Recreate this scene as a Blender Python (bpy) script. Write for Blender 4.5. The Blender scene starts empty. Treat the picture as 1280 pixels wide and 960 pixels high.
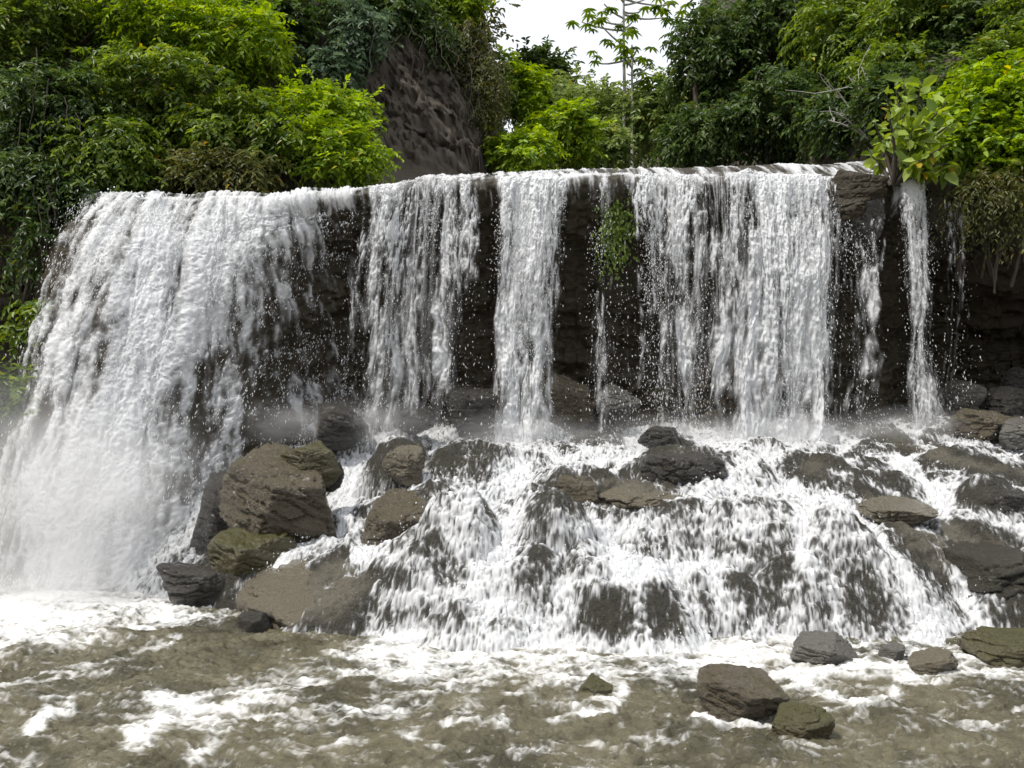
import bpy, math, time
import numpy as np
T0 = time.time()
RAD = math.radians

# ------------------------------------------------------------------ camera, world, sun, exposure
sc = bpy.context.scene
COL = sc.collection
CAM_Z = 2.5
FOC = 1000.0                       # focal length in pixels of a 1280 px wide frame
cam_d = bpy.data.cameras.new('camera')
cam_d.sensor_width = 36.0
cam_d.lens = 36.0 * FOC / 1280.0
cam_d.clip_start = 0.05
cam_d.clip_end = 2000
cam = bpy.data.objects.new('camera', cam_d)
cam.location = (0, 0, CAM_Z)
cam.rotation_euler = (RAD(90), 0, 0)
COL.objects.link(cam)
sc.camera = cam

SUN_DIR = np.array([-0.42, -0.24, 0.88]); SUN_DIR /= np.linalg.norm(SUN_DIR)
SUN_EL = math.asin(SUN_DIR[2])
SUN_AZ = math.atan2(SUN_DIR[0], SUN_DIR[1])        # clockwise from +Y
world = bpy.data.worlds.new('World'); sc.world = world
world.use_nodes = True
wn, wl = world.node_tree.nodes, world.node_tree.links
wn.clear()
w_out = wn.new('ShaderNodeOutputWorld'); w_bg = wn.new('ShaderNodeBackground')
w_sky = wn.new('ShaderNodeTexSky'); w_sky.sky_type = 'NISHITA'; w_sky.sun_disc = False
w_sky.sun_elevation = SUN_EL; w_sky.sun_rotation = SUN_AZ
w_sky.air_density = 1.0; w_sky.dust_density = 3.0; w_sky.ozone_density = 1.0
w_co = wn.new('ShaderNodeTexCoord'); w_nz = wn.new('ShaderNodeTexNoise')
w_nz.inputs['Scale'].default_value = 2.2; w_nz.inputs['Detail'].default_value = 5
w_rm = wn.new('ShaderNodeMapRange')
w_rm.inputs['From Min'].default_value = 0.3; w_rm.inputs['From Max'].default_value = 0.7
w_rm.inputs['To Min'].default_value = 0.86; w_rm.inputs['To Max'].default_value = 0.98
w_mx = wn.new('ShaderNodeMix'); w_mx.data_type = 'RGBA'
w_mx.inputs['B'].default_value = (8.6, 8.9, 9.4, 1)      # bright thin cloud cover
wl.new(w_co.outputs['Generated'], w_nz.inputs['Vector'])
wl.new(w_nz.outputs['Fac'], w_rm.inputs['Value'])
wl.new(w_rm.outputs['Result'], w_mx.inputs['Factor'])
wl.new(w_sky.outputs['Color'], w_mx.inputs['A'])
wl.new(w_mx.outputs['Result'], w_bg.inputs['Color'])
w_bg.inputs['Strength'].default_value = 0.095
wl.new(w_bg.outputs['Background'], w_out.inputs['Surface'])

sun_d = bpy.data.lights.new('sun', 'SUN')
sun_d.energy = 2.7; sun_d.angle = RAD(4.0); sun_d.color = (1.0, 0.95, 0.87)
sun = bpy.data.objects.new('sun', sun_d); COL.objects.link(sun)
from mathutils import Vector
sun.rotation_euler = Vector(SUN_DIR).to_track_quat('Z', 'Y').to_euler()
sc.view_settings.view_transform = 'Standard'; sc.view_settings.look = 'None'
sc.view_settings.exposure = 0.48; sc.view_settings.gamma = 1.0
sc.view_settings.use_curve_mapping = False
sc.render.engine = 'CYCLES'
cy = sc.cycles
cy.use_denoising = True
try: cy.denoiser = 'OPENIMAGEDENOISE'
except Exception: pass
cy.max_bounces = 5; cy.diffuse_bounces = 3; cy.glossy_bounces = 2; cy.transmission_bounces = 3
cy.transparent_max_bounces = 10; cy.volume_bounces = 3
cy.caustics_reflective = False; cy.caustics_refractive = False
cy.use_adaptive_sampling = True; cy.adaptive_threshold = 0.015

# ------------------------------------------------------------------ helpers
f32 = np.float32
rng = np.random.RandomState(7)
_T2 = np.random.RandomState(1).rand(256, 256).astype(f32)
_T3 = np.random.RandomState(2).rand(64, 64, 64).astype(f32)

def n2(x, y, seed=0):
    x = np.asarray(x, f32) + f32(seed * 37.17 + 900); y = np.asarray(y, f32) + f32(seed * 71.3 + 900)
    xi = np.floor(x).astype(np.int32); yi = np.floor(y).astype(np.int32)
    fx = x - xi; fy = y - yi
    fx = fx * fx * (3 - 2 * fx); fy = fy * fy * (3 - 2 * fy)
    x0 = xi & 255; x1 = (xi + 1) & 255; y0 = yi & 255; y1 = (yi + 1) & 255
    a = _T2[x0, y0]; b = _T2[x1, y0]; c = _T2[x0, y1]; d = _T2[x1, y1]
    a = a + (b - a) * fx; c = c + (d - c) * fx
    return a + (c - a) * fy

def fbm2(x, y, seed=0, oct=4, gain=0.5, lac=2.03):
    s = 0; a = 1.0; t = 0; f = 1.0
    for o in range(oct):
        # rotate every octave so the lattice does not show
        ca, sa = math.cos(0.6 * o), math.sin(0.6 * o)
        s = s + a * n2((x * ca - y * sa) * f, (x * sa + y * ca) * f, seed + o * 3)
        t += a; a *= gain; f *= lac
    return s / t

def n3(x, y, z, seed=0):
    x = np.asarray(x, f32) + f32(seed * 17.17 + 640); y = np.asarray(y, f32) + f32(seed * 31.3 + 640)
    z = np.asarray(z, f32) + f32(seed * 11.7 + 640)
    xi = np.floor(x).astype(np.int32); yi = np.floor(y).astype(np.int32); zi = np.floor(z).astype(np.int32)
    fx = x - xi; fy = y - yi; fz = z - zi
    fx = fx * fx * (3 - 2 * fx); fy = fy * fy * (3 - 2 * fy); fz = fz * fz * (3 - 2 * fz)
    x0 = xi & 63; x1 = (xi + 1) & 63; y0 = yi & 63; y1 = (yi + 1) & 63; z0 = zi & 63; z1 = (zi + 1) & 63
    def pl(zz):
        a = _T3[x0, y0, zz]; a = a + (_T3[x1, y0, zz] - a) * fx
        c = _T3[x0, y1, zz]; c = c + (_T3[x1, y1, zz] - c) * fx
        return a + (c - a) * fy
    a = pl(z0)
    return a + (pl(z1) - a) * fz

def fbm3(x, y, z, seed=0, oct=4, gain=0.5, lac=2.07):
    s = 0; a = 1.0; t = 0; f = 1.0
    for o in range(oct):
        s = s + a * n3(x * f, y * f, z * f, seed + o * 3); t += a; a *= gain; f *= lac
    return s / t

def unit(a): return a / (np.linalg.norm(a, axis=-1, keepdims=True) + 1e-9)
def ridge(n): return 1 - np.abs(2 * n - 1)
def nz(a): return ((a - a.mean()) / (a.std() + 1e-9)).astype(f32)
def sstep(a, b, x):
    t = np.clip((x - a) / (b - a), 0, 1); return t * t * (3 - 2 * t)

def P(px, py, d):
    """a point of the place seen at photo pixel (px,py), d metres in front of the camera"""
    return np.array([(px - 640) / FOC * d, d, CAM_Z - (py - 480) / FOC * d])
def proj(x, y, z):
    y = np.maximum(y, 0.3)
    return 640 + x / y * FOC, 480 - (z - CAM_Z) / y * FOC

def link(name, me, mat=None, parent=None):
    o = bpy.data.objects.new(name, me); COL.objects.link(o)
    if mat is not None: me.materials.append(mat)
    if parent is not None: o.parent = parent
    return o

def np_mesh(name, V, F, mat=None, parent=None, smooth=True, tint=None, attrs=None):
    V = np.ascontiguousarray(V, f32); F = np.ascontiguousarray(F, np.int32)
    me = bpy.data.meshes.new(name)
    k = F.shape[1]
    me.vertices.add(len(V)); me.vertices.foreach_set('co', V.ravel())
    me.loops.add(F.size); me.loops.foreach_set('vertex_index', F.ravel())
    me.polygons.add(len(F))
    me.polygons.foreach_set('loop_start', np.arange(0, F.size, k, dtype=np.int32))
    me.polygons.foreach_set('loop_total', np.full(len(F), k, np.int32))
    me.polygons.foreach_set('use_smooth', np.full(len(F), bool(smooth)))
    if tint is not None:
        a = me.attributes.new('tint', 'FLOAT_COLOR', 'POINT')
        c = np.ones((len(V), 4), f32); c[:, :3] = tint
        a.data.foreach_set('color', c.ravel())
    for k2, arr in (attrs or {}).items():
        a = me.attributes.new(k2, 'FLOAT', 'POINT'); a.data.foreach_set('value', np.ascontiguousarray(arr, f32).ravel())
    me.update(calc_edges=True)
    return link(name, me, mat, parent)

def grid_faces(nu, nv):
    i = np.arange(nu * nv, dtype=np.int32).reshape(nu, nv)
    return np.stack([i[:-1, :-1].ravel(), i[1:, :-1].ravel(), i[1:, 1:].ravel(), i[:-1, 1:].ravel()], 1)

def compact(V, F, extra=()):
    used = np.zeros(len(V), bool); used[F.ravel()] = True
    idx = np.cumsum(used).astype(np.int32) - 1
    return V[used], idx[F], [e[used] for e in extra]

def grid_normals(X, Y, Z):
    a = np.stack([np.gradient(X, axis=0), np.gradient(Y, axis=0), np.gradient(Z, axis=0)], -1)
    b = np.stack([np.gradient(X, axis=1), np.gradient(Y, axis=1), np.gradient(Z, axis=1)], -1)
    n = np.cross(a, b); n /= np.linalg.norm(n, axis=-1, keepdims=True) + 1e-9
    return n

def blur(a, r, axis):
    if r < 1: return a
    k = np.exp(-0.5 * (np.arange(-2 * r, 2 * r + 1) / r) ** 2); k /= k.sum()
    pad = [(0, 0)] * a.ndim; pad[axis] = (2 * r, 2 * r)
    b = np.pad(a, pad, mode='edge'); out = np.zeros_like(a); n = a.shape[axis]
    for i, w in enumerate(k):
        sl = [slice(None)] * a.ndim; sl[axis] = slice(i, i + n); out += w * b[tuple(sl)]
    return out

def tag(o, label=None, cat=None, group=None, kind=None):
    if label: o['label'] = label
    if cat: o['category'] = cat
    if group: o['group'] = group
    if kind: o['kind'] = kind
    return o
def thing(name, loc, label, cat, group=None):
    o = bpy.data.objects.new(name, None); COL.objects.link(o)
    o.empty_display_size = 0.2
    o.location = tuple(float(v) for v in loc)
    return tag(o, label, cat, group)

def tubes(paths, sides=5):
    """paths: list of (pts (n,3), radii (n)) -> V,F"""
    Vs, Fs, off = [], [], 0
    ang = np.linspace(0, 2 * np.pi, sides, endpoint=False)
    for pts, rad in paths:
        pts = np.asarray(pts, float); rad = np.asarray(rad, float); n = len(pts)
        t = np.gradient(pts, axis=0); t /= np.linalg.norm(t, axis=1, keepdims=True) + 1e-9
        ref = np.where(np.abs(t[:, :1]) > 0.8, np.array([[0, 1, 0.]]), np.array([[1., 0, 0]]))
        u = np.cross(t, ref); u /= np.linalg.norm(u, axis=1, keepdims=True) + 1e-9
        v = np.cross(t, u)
        ring = pts[:, None] + rad[:, None, None] * (np.cos(ang)[None, :, None] * u[:, None] + np.sin(ang)[None, :, None] * v[:, None])
        Vs.append(ring.reshape(-1, 3))
        i = off + np.arange(n * sides).reshape(n, sides)
        j = np.roll(i, -1, axis=1)
        Fs.append(np.stack([i[:-1].ravel(), j[:-1].ravel(), j[1:].ravel(), i[1:].ravel()], 1))
        off += n * sides
    return np.concatenate(Vs), np.concatenate(Fs)

# ------------------------------------------------------------------ materials
def new_mat(name):
    m = bpy.data.materials.new(name); m.use_nodes = True
    nt = m.node_tree; nt.nodes.clear()
    out = nt.nodes.new('ShaderNodeOutputMaterial')
    return m, nt, out
def nd(nt, t, **kw):
    n = nt.nodes.new('ShaderNode' + t)
    for k, v in kw.items():
        if k in n.inputs: n.inputs[k].default_value = v
        else: setattr(n, k, v)
    return n
def noise_node(nt, vec, scale, detail=5, rough=0.6, dist=0.0):
    n = nd(nt, 'TexNoise', Scale=scale, Detail=detail, Roughness=rough, Distortion=dist)
    nt.links.new(vec, n.inputs['Vector']); return n
def ramp(nt, fac, stops):
    r = nt.nodes.new('ShaderNodeValToRGB'); e = r.color_ramp.elements
    e[0].position, e[0].color = stops[0][0], (*stops[0][1], 1)
    e[1].position, e[1].color = stops[-1][0], (*stops[-1][1], 1)
    for p, c in stops[1:-1]:
        k = e.new(p); k.color = (*c, 1)
    nt.links.new(fac, r.inputs['Fac']); return r

def rock_mat(name, stops, rough=(0.25, 0.6), moss=0.0, mosscol=(0.07, 0.075, 0.012), layer=6.0, bump=0.5, scale=2.2, spec=0.5, pale=None, bdist=.03, wet=0.0):
    m, nt, out = new_mat(name); L = nt.links
    co = nd(nt, 'TexCoord'); vec = co.outputs['Object']
    mp = nd(nt, 'Mapping'); mp.inputs['Scale'].default_value = (1, 1, layer); mp.inputs['Rotation'].default_value = (0.2, 0.12, 0)
    L.new(vec, mp.inputs['Vector'])
    n1 = noise_node(nt, vec, scale, 8, 0.65); n2_ = noise_node(nt, mp.outputs['Vector'], scale * 0.9, 6, 0.6, 0.6)
    n3_ = noise_node(nt, vec, scale * 11, 5, 0.7)
    ad = nd(nt, 'Math', operation='ADD'); L.new(n1.outputs['Fac'], ad.inputs[0]); L.new(n2_.outputs['Fac'], ad.inputs[1])
    ad2 = nd(nt, 'Math', operation='MULTIPLY_ADD'); ad2.inputs[1].default_value = 0.38
    L.new(ad.outputs[0], ad2.inputs[0])
    sb = nd(nt, 'Math', operation='MULTIPLY_ADD'); sb.inputs[1].default_value = 0.24; L.new(n3_.outputs['Fac'], sb.inputs[0])
    L.new(sb.outputs[0], ad2.inputs[2])
    ct = nd(nt, 'MapRange', clamp=False); ct.inputs['From Min'].default_value = .36; ct.inputs['From Max'].default_value = .64; ct.inputs['To Min'].default_value = .22; ct.inputs['To Max'].default_value = .80
    L.new(ad2.outputs[0], ct.inputs['Value'])
    r = ramp(nt, ct.outputs['Result'], stops)
    colr = r.outputs['Color']
    if moss > 0:
        geo = nd(nt, 'NewGeometry'); sx = nd(nt, 'SeparateXYZ'); L.new(geo.outputs['Normal'], sx.inputs[0])
        nm = noise_node(nt, vec, 3.1, 6, 0.7)
        a = nd(nt, 'Math', operation='MULTIPLY_ADD'); a.inputs[1].default_value = 0.5
        L.new(sx.outputs['Z'], a.inputs[0]); L.new(nm.outputs['Fac'], a.inputs[2])
        mr = nd(nt, 'MapRange'); mr.inputs['From Min'].default_value = 1.0 - moss * 0.6; mr.inputs['From Max'].default_value = 1.25 - moss * 0.6
        L.new(a.outputs[0], mr.inputs['Value'])
        mx = nd(nt, 'Mix', data_type='RGBA'); mx.inputs['B'].default_value = (*mosscol, 1)
        L.new(mr.outputs['Result'], mx.inputs['Factor']); L.new(colr, mx.inputs['A']); colr = mx.outputs['Result']
    b = nd(nt, 'BsdfPrincipled')
    b.inputs['Specular IOR Level'].default_value = spec
    if pale:
        at = nd(nt, 'Attribute', attribute_name='pale'); mp_ = nd(nt, 'Mix', data_type='RGBA'); rp = ramp(nt, ct.outputs['Result'], pale)
        L.new(at.outputs['Fac'], mp_.inputs['Factor']); L.new(colr, mp_.inputs['A']); L.new(rp.outputs['Color'], mp_.inputs['B']); colr = mp_.outputs['Result']
    L.new(colr, b.inputs['Base Color'])
    rr = nd(nt, 'MapRange'); rr.inputs['From Min'].default_value = 0.35; rr.inputs['From Max'].default_value = 0.65
    rr.inputs['To Min'].default_value, rr.inputs['To Max'].default_value = rough
    L.new(n1.outputs['Fac'], rr.inputs['Value']); L.new(rr.outputs['Result'], b.inputs['Roughness'])
    bs = nd(nt, 'Math', operation='ADD'); L.new(ad2.outputs[0], bs.inputs[0]); L.new(n3_.outputs['Fac'], bs.inputs[1])
    bp = nd(nt, 'Bump'); bp.inputs['Strength'].default_value = bump; bp.inputs['Distance'].default_value = bdist
    L.new(bs.outputs[0], bp.inputs['Height']); L.new(bp.outputs['Normal'], b.inputs['Normal'])
    if wet:        # film of water on the stone
        b.inputs['Coat Weight'].default_value = wet; b.inputs['Coat Roughness'].default_value = .10; b.inputs['Coat IOR'].default_value = 1.5
        L.new(bp.outputs['Normal'], b.inputs['Coat Normal'])
    L.new(b.outputs['BSDF'], out.inputs['Surface'])
    return m

M_cliff = rock_mat('wet_cliff_rock', [(0.30, (.0022, .0022, .002)), (0.45, (.006, .0054, .0045)), (0.62, (.018, .0145, .010)), (0.78, (.04, .032, .02))], (0.3, 0.7), spec=.22)
M_bed = rock_mat('wet_bedrock', [(0.30, (0.0034, 0.0033, 0.0030)), (0.45, (0.0112, 0.0108, 0.0092)), (0.6, (0.0280, 0.0264, 0.0218)), (0.75, (0.0560, 0.0514, 0.0404))], (0.12, 0.36), wet=.35, spec=.22, bump=1.0, bdist=.05, pale=[(.25, (.014, .013, .010)), (.42, (.06, .055, .043)), (.6, (.115, .104, .081)), (.8, (.17, .154, .12))])
M_boul = rock_mat('brown_boulder', [(0.30, (0.0039, 0.0034, 0.0025)), (0.45, (0.0158, 0.0133, 0.0087)), (0.58, (0.0428, 0.0356, 0.0229)), (0.75, (0.1295, 0.1065, 0.0702))], (0.08, 0.26), moss=0.10, bump=1.0, spec=.4, bdist=.06, wet=.7)
M_boulmoss = rock_mat('mossy_boulder', [(0.30, (0.0043, 0.0037, 0.0021)), (0.45, (0.0170, 0.0149, 0.0081)), (0.6, (0.0425, 0.0365, 0.0179)), (0.75, (0.0850, 0.0739, 0.0382))], (0.2, 0.5), bump=.8, moss=0.6, mosscol=(0.055, 0.051, 0.014))
M_bouldark = rock_mat('dark_wet_boulder', [(0.30, (0.0034, 0.0034, 0.0030)), (0.45, (0.0100, 0.0093, 0.0080)), (0.6, (0.0237, 0.0211, 0.0174)), (0.75, (0.0562, 0.0495, 0.0405))], (0.07, 0.24), bump=1.0, spec=.4, bdist=.06, wet=.7)
M_boulgrey = rock_mat('grey_boulder', [(0.30, (0.0064, 0.0062, 0.0056)), (0.45, (0.0240, 0.0228, 0.0204)), (0.6, (0.0520, 0.0488, 0.0432)), (0.75, (0.1040, 0.0976, 0.0864))], (0.18, 0.45), bump=.8)
M_slab = rock_mat('tan_slab_rock', [(0.30, (0.0164, 0.0144, 0.0101)), (0.45, (0.0585, 0.0513, 0.0362)), (0.6, (0.1112, 0.0968, 0.0683)), (0.75, (0.1872, 0.1631, 0.1159))], (0.10, 0.3), bump=1.0, spec=.4, bdist=.06, wet=.7)
M_soil = rock_mat('bare_bluff_soil', [(0.30, (.022, .0175, .013)), (0.45, (.056, .045, .034)), (0.6, (.105, .086, .066)), (0.75, (.18, .15, .115))], (0.8, 0.95), layer=1.6, bump=1.0, scale=4.5, bdist=.12)
M_bark = rock_mat('bark', [(0.30, (0.01, 0.0075, 0.005)), (0.5, (0.03, 0.0225, 0.016)), (0.75, (0.07, 0.056, 0.042))], (0.7, 0.9), layer=0.4, scale=6)
M_palebark = rock_mat('pale_bark', [(0.30, (0.12, 0.11, 0.095)), (0.5, (0.24, 0.22, 0.19)), (0.75, (0.4, 0.38, 0.34))], (0.7, 0.9), layer=0.4, scale=5)

def foam_mat(name, col=(0.81, 0.82, 0.835), trans=0.25, cover=False):
    m, nt, out = new_mat(name); L = nt.links
    b = nd(nt, 'BsdfPrincipled'); b.inputs['Base Color'].default_value = (*col, 1)
    b.inputs['Roughness'].default_value = 0.45; b.inputs['Specular IOR Level'].default_value = 0.35
    t = nd(nt, 'BsdfTranslucent'); t.inputs['Color'].default_value = (*col, 1)
    mx = nd(nt, 'MixShader'); mx.inputs[0].default_value = trans
    L.new(b.outputs[0], mx.inputs[1]); L.new(t.outputs[0], mx.inputs[2])
    if cover:      # thin films and broken spray let the rock behind show through
        at = nd(nt, 'Attribute', attribute_name='cover'); tr = nd(nt, 'BsdfTransparent'); m2 = nd(nt, 'MixShader')
        L.new(at.outputs['Fac'], m2.inputs[0]); L.new(tr.outputs[0], m2.inputs[1]); L.new(mx.outputs[0], m2.inputs[2]); mx = m2
    L.new(mx.outputs[0], out.inputs['Surface'])
    return m
M_foam = foam_mat('white_water', cover=True)
M_drop = foam_mat('water_drops', (0.88, 0.89, 0.9), 0.4)

def leaf_mat(name, trans=0.38, rough=0.42):
    m, nt, out = new_mat(name); L = nt.links
    at = nd(nt, 'Attribute', attribute_name='tint')
    b = nd(nt, 'BsdfPrincipled'); b.inputs['Roughness'].default_value = rough; b.inputs['Specular IOR Level'].default_value = 0.4
    L.new(at.outputs['Color'], b.inputs['Base Color'])
    t = nd(nt, 'BsdfTranslucent')
    hs = nd(nt, 'HueSaturation'); hs.inputs['Saturation'].default_value = 1.15; hs.inputs['Value'].default_value = 1.6; hs.inputs['Hue'].default_value = 0.485
    L.new(at.outputs['Color'], hs.inputs['Color']); L.new(hs.outputs[0], t.inputs['Color'])
    mx = nd(nt, 'MixShader'); mx.inputs[0].default_value = trans
    L.new(b.outputs[0], mx.inputs[1]); L.new(t.outputs[0], mx.inputs[2]); L.new(mx.outputs[0], out.inputs['Surface'])
    return m
M_leaf = leaf_mat('leaves')

def water_mat():
    m, nt, out = new_mat('murky_water'); L = nt.links
    co = nd(nt, 'TexCoord'); vec = co.outputs['Object']
    n1 = noise_node(nt, vec, 1.1, 6, 0.65, 0.8); n2_ = noise_node(nt, vec, 9, 4, 0.6, 0.5)
    ad = nd(nt, 'Math', operation='MULTIPLY_ADD'); ad.inputs[1].default_value = 0.35
    L.new(n2_.outputs['Fac'], ad.inputs[0]); L.new(n1.outputs['Fac'], ad.inputs[2])
    r = ramp(nt, ad.outputs[0], [(0.45, (0.034, 0.031, 0.019)), (0.62, (0.074, 0.067, 0.041)), (0.74, (0.112, 0.101, 0.064)), (0.88, (0.15, 0.136, 0.09))])
    b = nd(nt, 'BsdfPrincipled'); b.inputs['Roughness'].default_value = 0.06; b.inputs['IOR'].default_value = 1.33
    L.new(r.outputs['Color'], b.inputs['Base Color'])
    nb = noise_node(nt, vec, 26, 4, 0.6, 0.4)
    bp = nd(nt, 'Bump'); bp.inputs['Strength'].default_value = 0.7; bp.inputs['Distance'].default_value = 0.025
    L.new(nb.outputs['Fac'], bp.inputs['Height']); L.new(bp.outputs['Normal'], b.inputs['Normal'])
    fo = nd(nt, 'BsdfPrincipled'); fo.inputs['Base Color'].default_value = (0.84, 0.84, 0.83, 1); fo.inputs['Roughness'].default_value = 0.5
    at = nd(nt, 'Attribute', attribute_name='foam')
    mx = nd(nt, 'MixShader'); L.new(at.outputs['Fac'], mx.inputs[0])
    L.new(b.outputs[0], mx.inputs[1]); L.new(fo.outputs[0], mx.inputs[2]); L.new(mx.outputs[0], out.inputs['Surface'])
    return m
M_water = water_mat()

# ------------------------------------------------------------------ photo-derived density maps
def seg_dist(px, py, pts):
    best = np.full(px.shape, 1e9, f32)
    for (x0, y0), (x1, y1) in zip(pts[:-1], pts[1:]):
        dx, dy = x1 - x0, y1 - y0; l2 = dx * dx + dy * dy + 1e-6
        t = np.clip(((px - x0) * dx + (py - y0) * dy) / l2, 0, 1)
        best = np.minimum(best, np.hypot(px - x0 - t * dx, py - y0 - t * dy))
    return best
def art(px, py, base, ells, strokes):
    d = base.copy() if isinstance(base, np.ndarray) else np.full(px.shape, base, f32)
    for cx, cy, rx, ry, rot, val in ells:
        c, s = math.cos(RAD(rot)), math.sin(RAD(rot))
        u = ((px - cx) * c + (py - cy) * s) / rx; v = (-(px - cx) * s + (py - cy) * c) / ry
        w = np.exp(-(u * u + v * v) ** 1.5 * 0.8); d = d + (val - d) * w
    for pts, wid, val in strokes:
        w = np.exp(-(seg_dist(px, py, pts) / wid) ** 2); d = d + (val - d) * w
    return d

# ------------------------------------------------------------------ cascade bedrock (height field z(x,y))
CX = [-7.5, -5.2, -4.2, -3.4, -2.2, -0.9, 1.0, 3.0, 4.2, 5.2, 9.5]
CP = [[(9.9, -.3), (10.1, .0), (10.5, .2), (11.3, 1.0), (13.8, 1.3)],
      [(9.6, -.3), (9.9, .05), (10.4, .3), (11.3, 1.0), (13.8, 1.6)],
      [(9.5, -.3), (9.8, .15), (10.3, .4), (11.4, 1.15), (13.8, 1.85)],
      [(8.9, -.25), (9.3, .3), (9.9, .55), (11.2, 1.25), (13.8, 1.95)],
      [(7.8, -.25), (8.1, .12), (9.2, .5), (10.7, 1.15), (13.8, 1.95)],
      [(7.6, -.25), (8.2, .40), (8.8, .88), (10.4, 1.32), (13.8, 1.95)],
      [(7.4, -.25), (8.1, .45), (8.8, .98), (10.2, 1.37), (13.8, 1.95)],
      [(7.45, -.25), (8.2, .45), (8.9, .98), (10.4, 1.40), (13.8, 2.0)],
      [(7.6, -.25), (8.3, .36), (8.9, .93), (10.4, 1.40), (13.8, 2.0)],
      [(7.8, -.25), (8.2, .30), (8.8, .85), (10.4, 1.42), (13.8, 2.1)],
      [(8.2, -.25), (8.5, .30), (9.0, .80), (10.6, 1.45), (13.8, 2.3)]]
cx_, cyk, czk = np.array(CX), np.array([[p[0] for p in c] for c in CP]), np.array([[p[1] for p in c] for c in CP])
RES = 0.01
gx = np.arange(-7.2, 9.2, RES); gy = np.arange(7.0, 13.7, RES)
GX, GY = np.meshgrid(gx, gy, indexing='ij'); GX = GX.astype(f32); GY = GY.astype(f32)
def profile_z(X, Y):
    Xw = X + (fbm2(X * 0.9, Y * 0.9, 5, 3) - 0.5) * 1.0
    Yw = Y + (fbm2(X * 1.1, Y * 1.1, 9, 4) - 0.5) * 1.1
    yk = [np.interp(Xw, cx_, cyk[:, k]).astype(f32) for k in range(5)]
    zk = [np.interp(Xw, cx_, czk[:, k]).astype(f32) for k in range(5)]
    z = zk[0] - (yk[0] - Yw) * 0.8
    for k in range(4):
        t = np.clip((Yw - yk[k]) / (yk[k + 1] - yk[k]), 0, 1)
        z = np.where(Yw > yk[k], zk[k] + t * (zk[k + 1] - zk[k]), z)
    return z
Z = profile_z(GX, GY)
Z = blur(blur(Z, 7, 0), 7, 1)
# water-worn lumps of bedrock at the places where the photo shows them: px, py, distance, half width, half height (px)
BUMPS = [(572, 705, 8.5, 55, 48, .8), (780, 775, 8.0, 75, 40, .5), (690, 690, 8.6, 50, 45, .6), (850, 585, 10.0, 55, 30, .7), (430, 528, 11.8, 40, 26, .8),
         (488, 578, 10.6, 48, 38, .9), (585, 580, 10.6, 60, 35, .5), (720, 610, 9.7, 60, 26, .5), (950, 690, 8.7, 60, 40, .6), (1060, 720, 8.4, 50, 45, .6),
         (900, 770, 8.0, 50, 50, .5), (1000, 770, 8.0, 45, 45, .5), (1120, 760, 8.1, 45, 35, .5), (660, 760, 8.0, 45, 45, .5), (510, 770, 8.1, 45, 32, .6),
         (745, 545, 11.6, 40, 20, .6), (925, 590, 10.0, 50, 20, .5), (1050, 600, 9.7, 60, 22, .5), (840, 545, 11.2, 40, 16, .6), (520, 520, 12.0, 30, 18, .6),
         (660, 650, 9.1, 40, 25, .5), (870, 660, 8.9, 50, 25, .4), (1000, 640, 9.1, 50, 22, .4), (1200, 580, 10.2, 60, 20, .5), (1240, 630, 9.3, 35, 22, .7)]
for (bx, by, d, rw, rh, k) in BUMPS:
    c = P(bx, by, d); rx = rw / FOC * d; rz = rh / FOC * d
    r2 = ((GX - c[0]) / rx) ** 2 + ((GY - c[1] - 0.1) / (rx * 0.8)) ** 2
    wob = 0.7 + 0.6 * fbm2(GX * 2.3, GY * 2.3, int(bx) % 50, 3)
    Z = Z + k * rz * 1.3 * np.clip(1 - r2 * wob, 0, 1) ** 0.7
# ledges and roughness
led = fbm2(GX * 0.8 + 0.3 * GY, GY * 1.6, 21, 4)
zt = Z + (led - 0.5) * 0.5
stepH = 0.17
fr = zt / stepH + .8 * (fbm2(GX * 1.9, GY * 1.9, 23, 3) - .5); fl = np.floor(fr)
terr = zt + (fl + sstep(0.5, 1.0, fr - fl) - fr) * stepH
wgt = 0.4 * sstep(0.05, 0.3, Z)
Z = Z + wgt * (terr - zt) * 0.85 + (led - 0.5) * 0.22 + 0.20 * (fbm2(GX * 1.3, GY * 1.7, 25, 3) - .5) * sstep(.1, .6, Z)
Z = Z + (fbm2(GX * 2.5, GY * 2.5, 31, 6, 0.55) - 0.5) * 0.34 * sstep(-0.2, 0.25, Z) + (ridge(fbm2(GX * 5, GY * 5, 41, 4)) - 0.6) * 0.05
Z = Z + (ridge(fbm2(GX * 7 + GY * 3, GY * 10, 47, 5)) - .6) * .06 * sstep(-.1, .2, Z)
Z = Z.astype(f32)
GPX, GPY = proj(GX, GY, Z)

# water runs down the rock: streaks are noise smeared along the direction of steepest descent
def lic(field, vx, vy, n):
    nx, ny = field.shape
    I, J = np.meshgrid(np.arange(nx), np.arange(ny), indexing='ij')
    acc = field.copy(); wsum = 1.0
    for sgn in (1, -1):
        x = I.astype(f32); y = J.astype(f32)
        for k in range(n):
            i = np.clip(x.astype(np.int32), 0, nx - 1); j = np.clip(y.astype(np.int32), 0, ny - 1)
            x = x + sgn * vx[i, j]; y = y + sgn * vy[i, j]
            i = np.clip((x + .5).astype(np.int32), 0, nx - 1); j = np.clip((y + .5).astype(np.int32), 0, ny - 1)
            w = 1 - (k + 1) / (n + 2); acc += w * field[i, j]; wsum += w
    return acc / wsum
Zsm = blur(blur(Z, 5, 0), 5, 1)
vxf, vyf = [-q for q in np.gradient(Zsm, RES, RES)]
vyf = vyf - 0.25; vxf = vxf + 0.25 * (fbm2(GX * 2, GY * 2, 45, 3) - .5)
vl = np.hypot(vxf, vyf) + 1e-6; vxf /= vl; vyf /= vl
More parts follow.
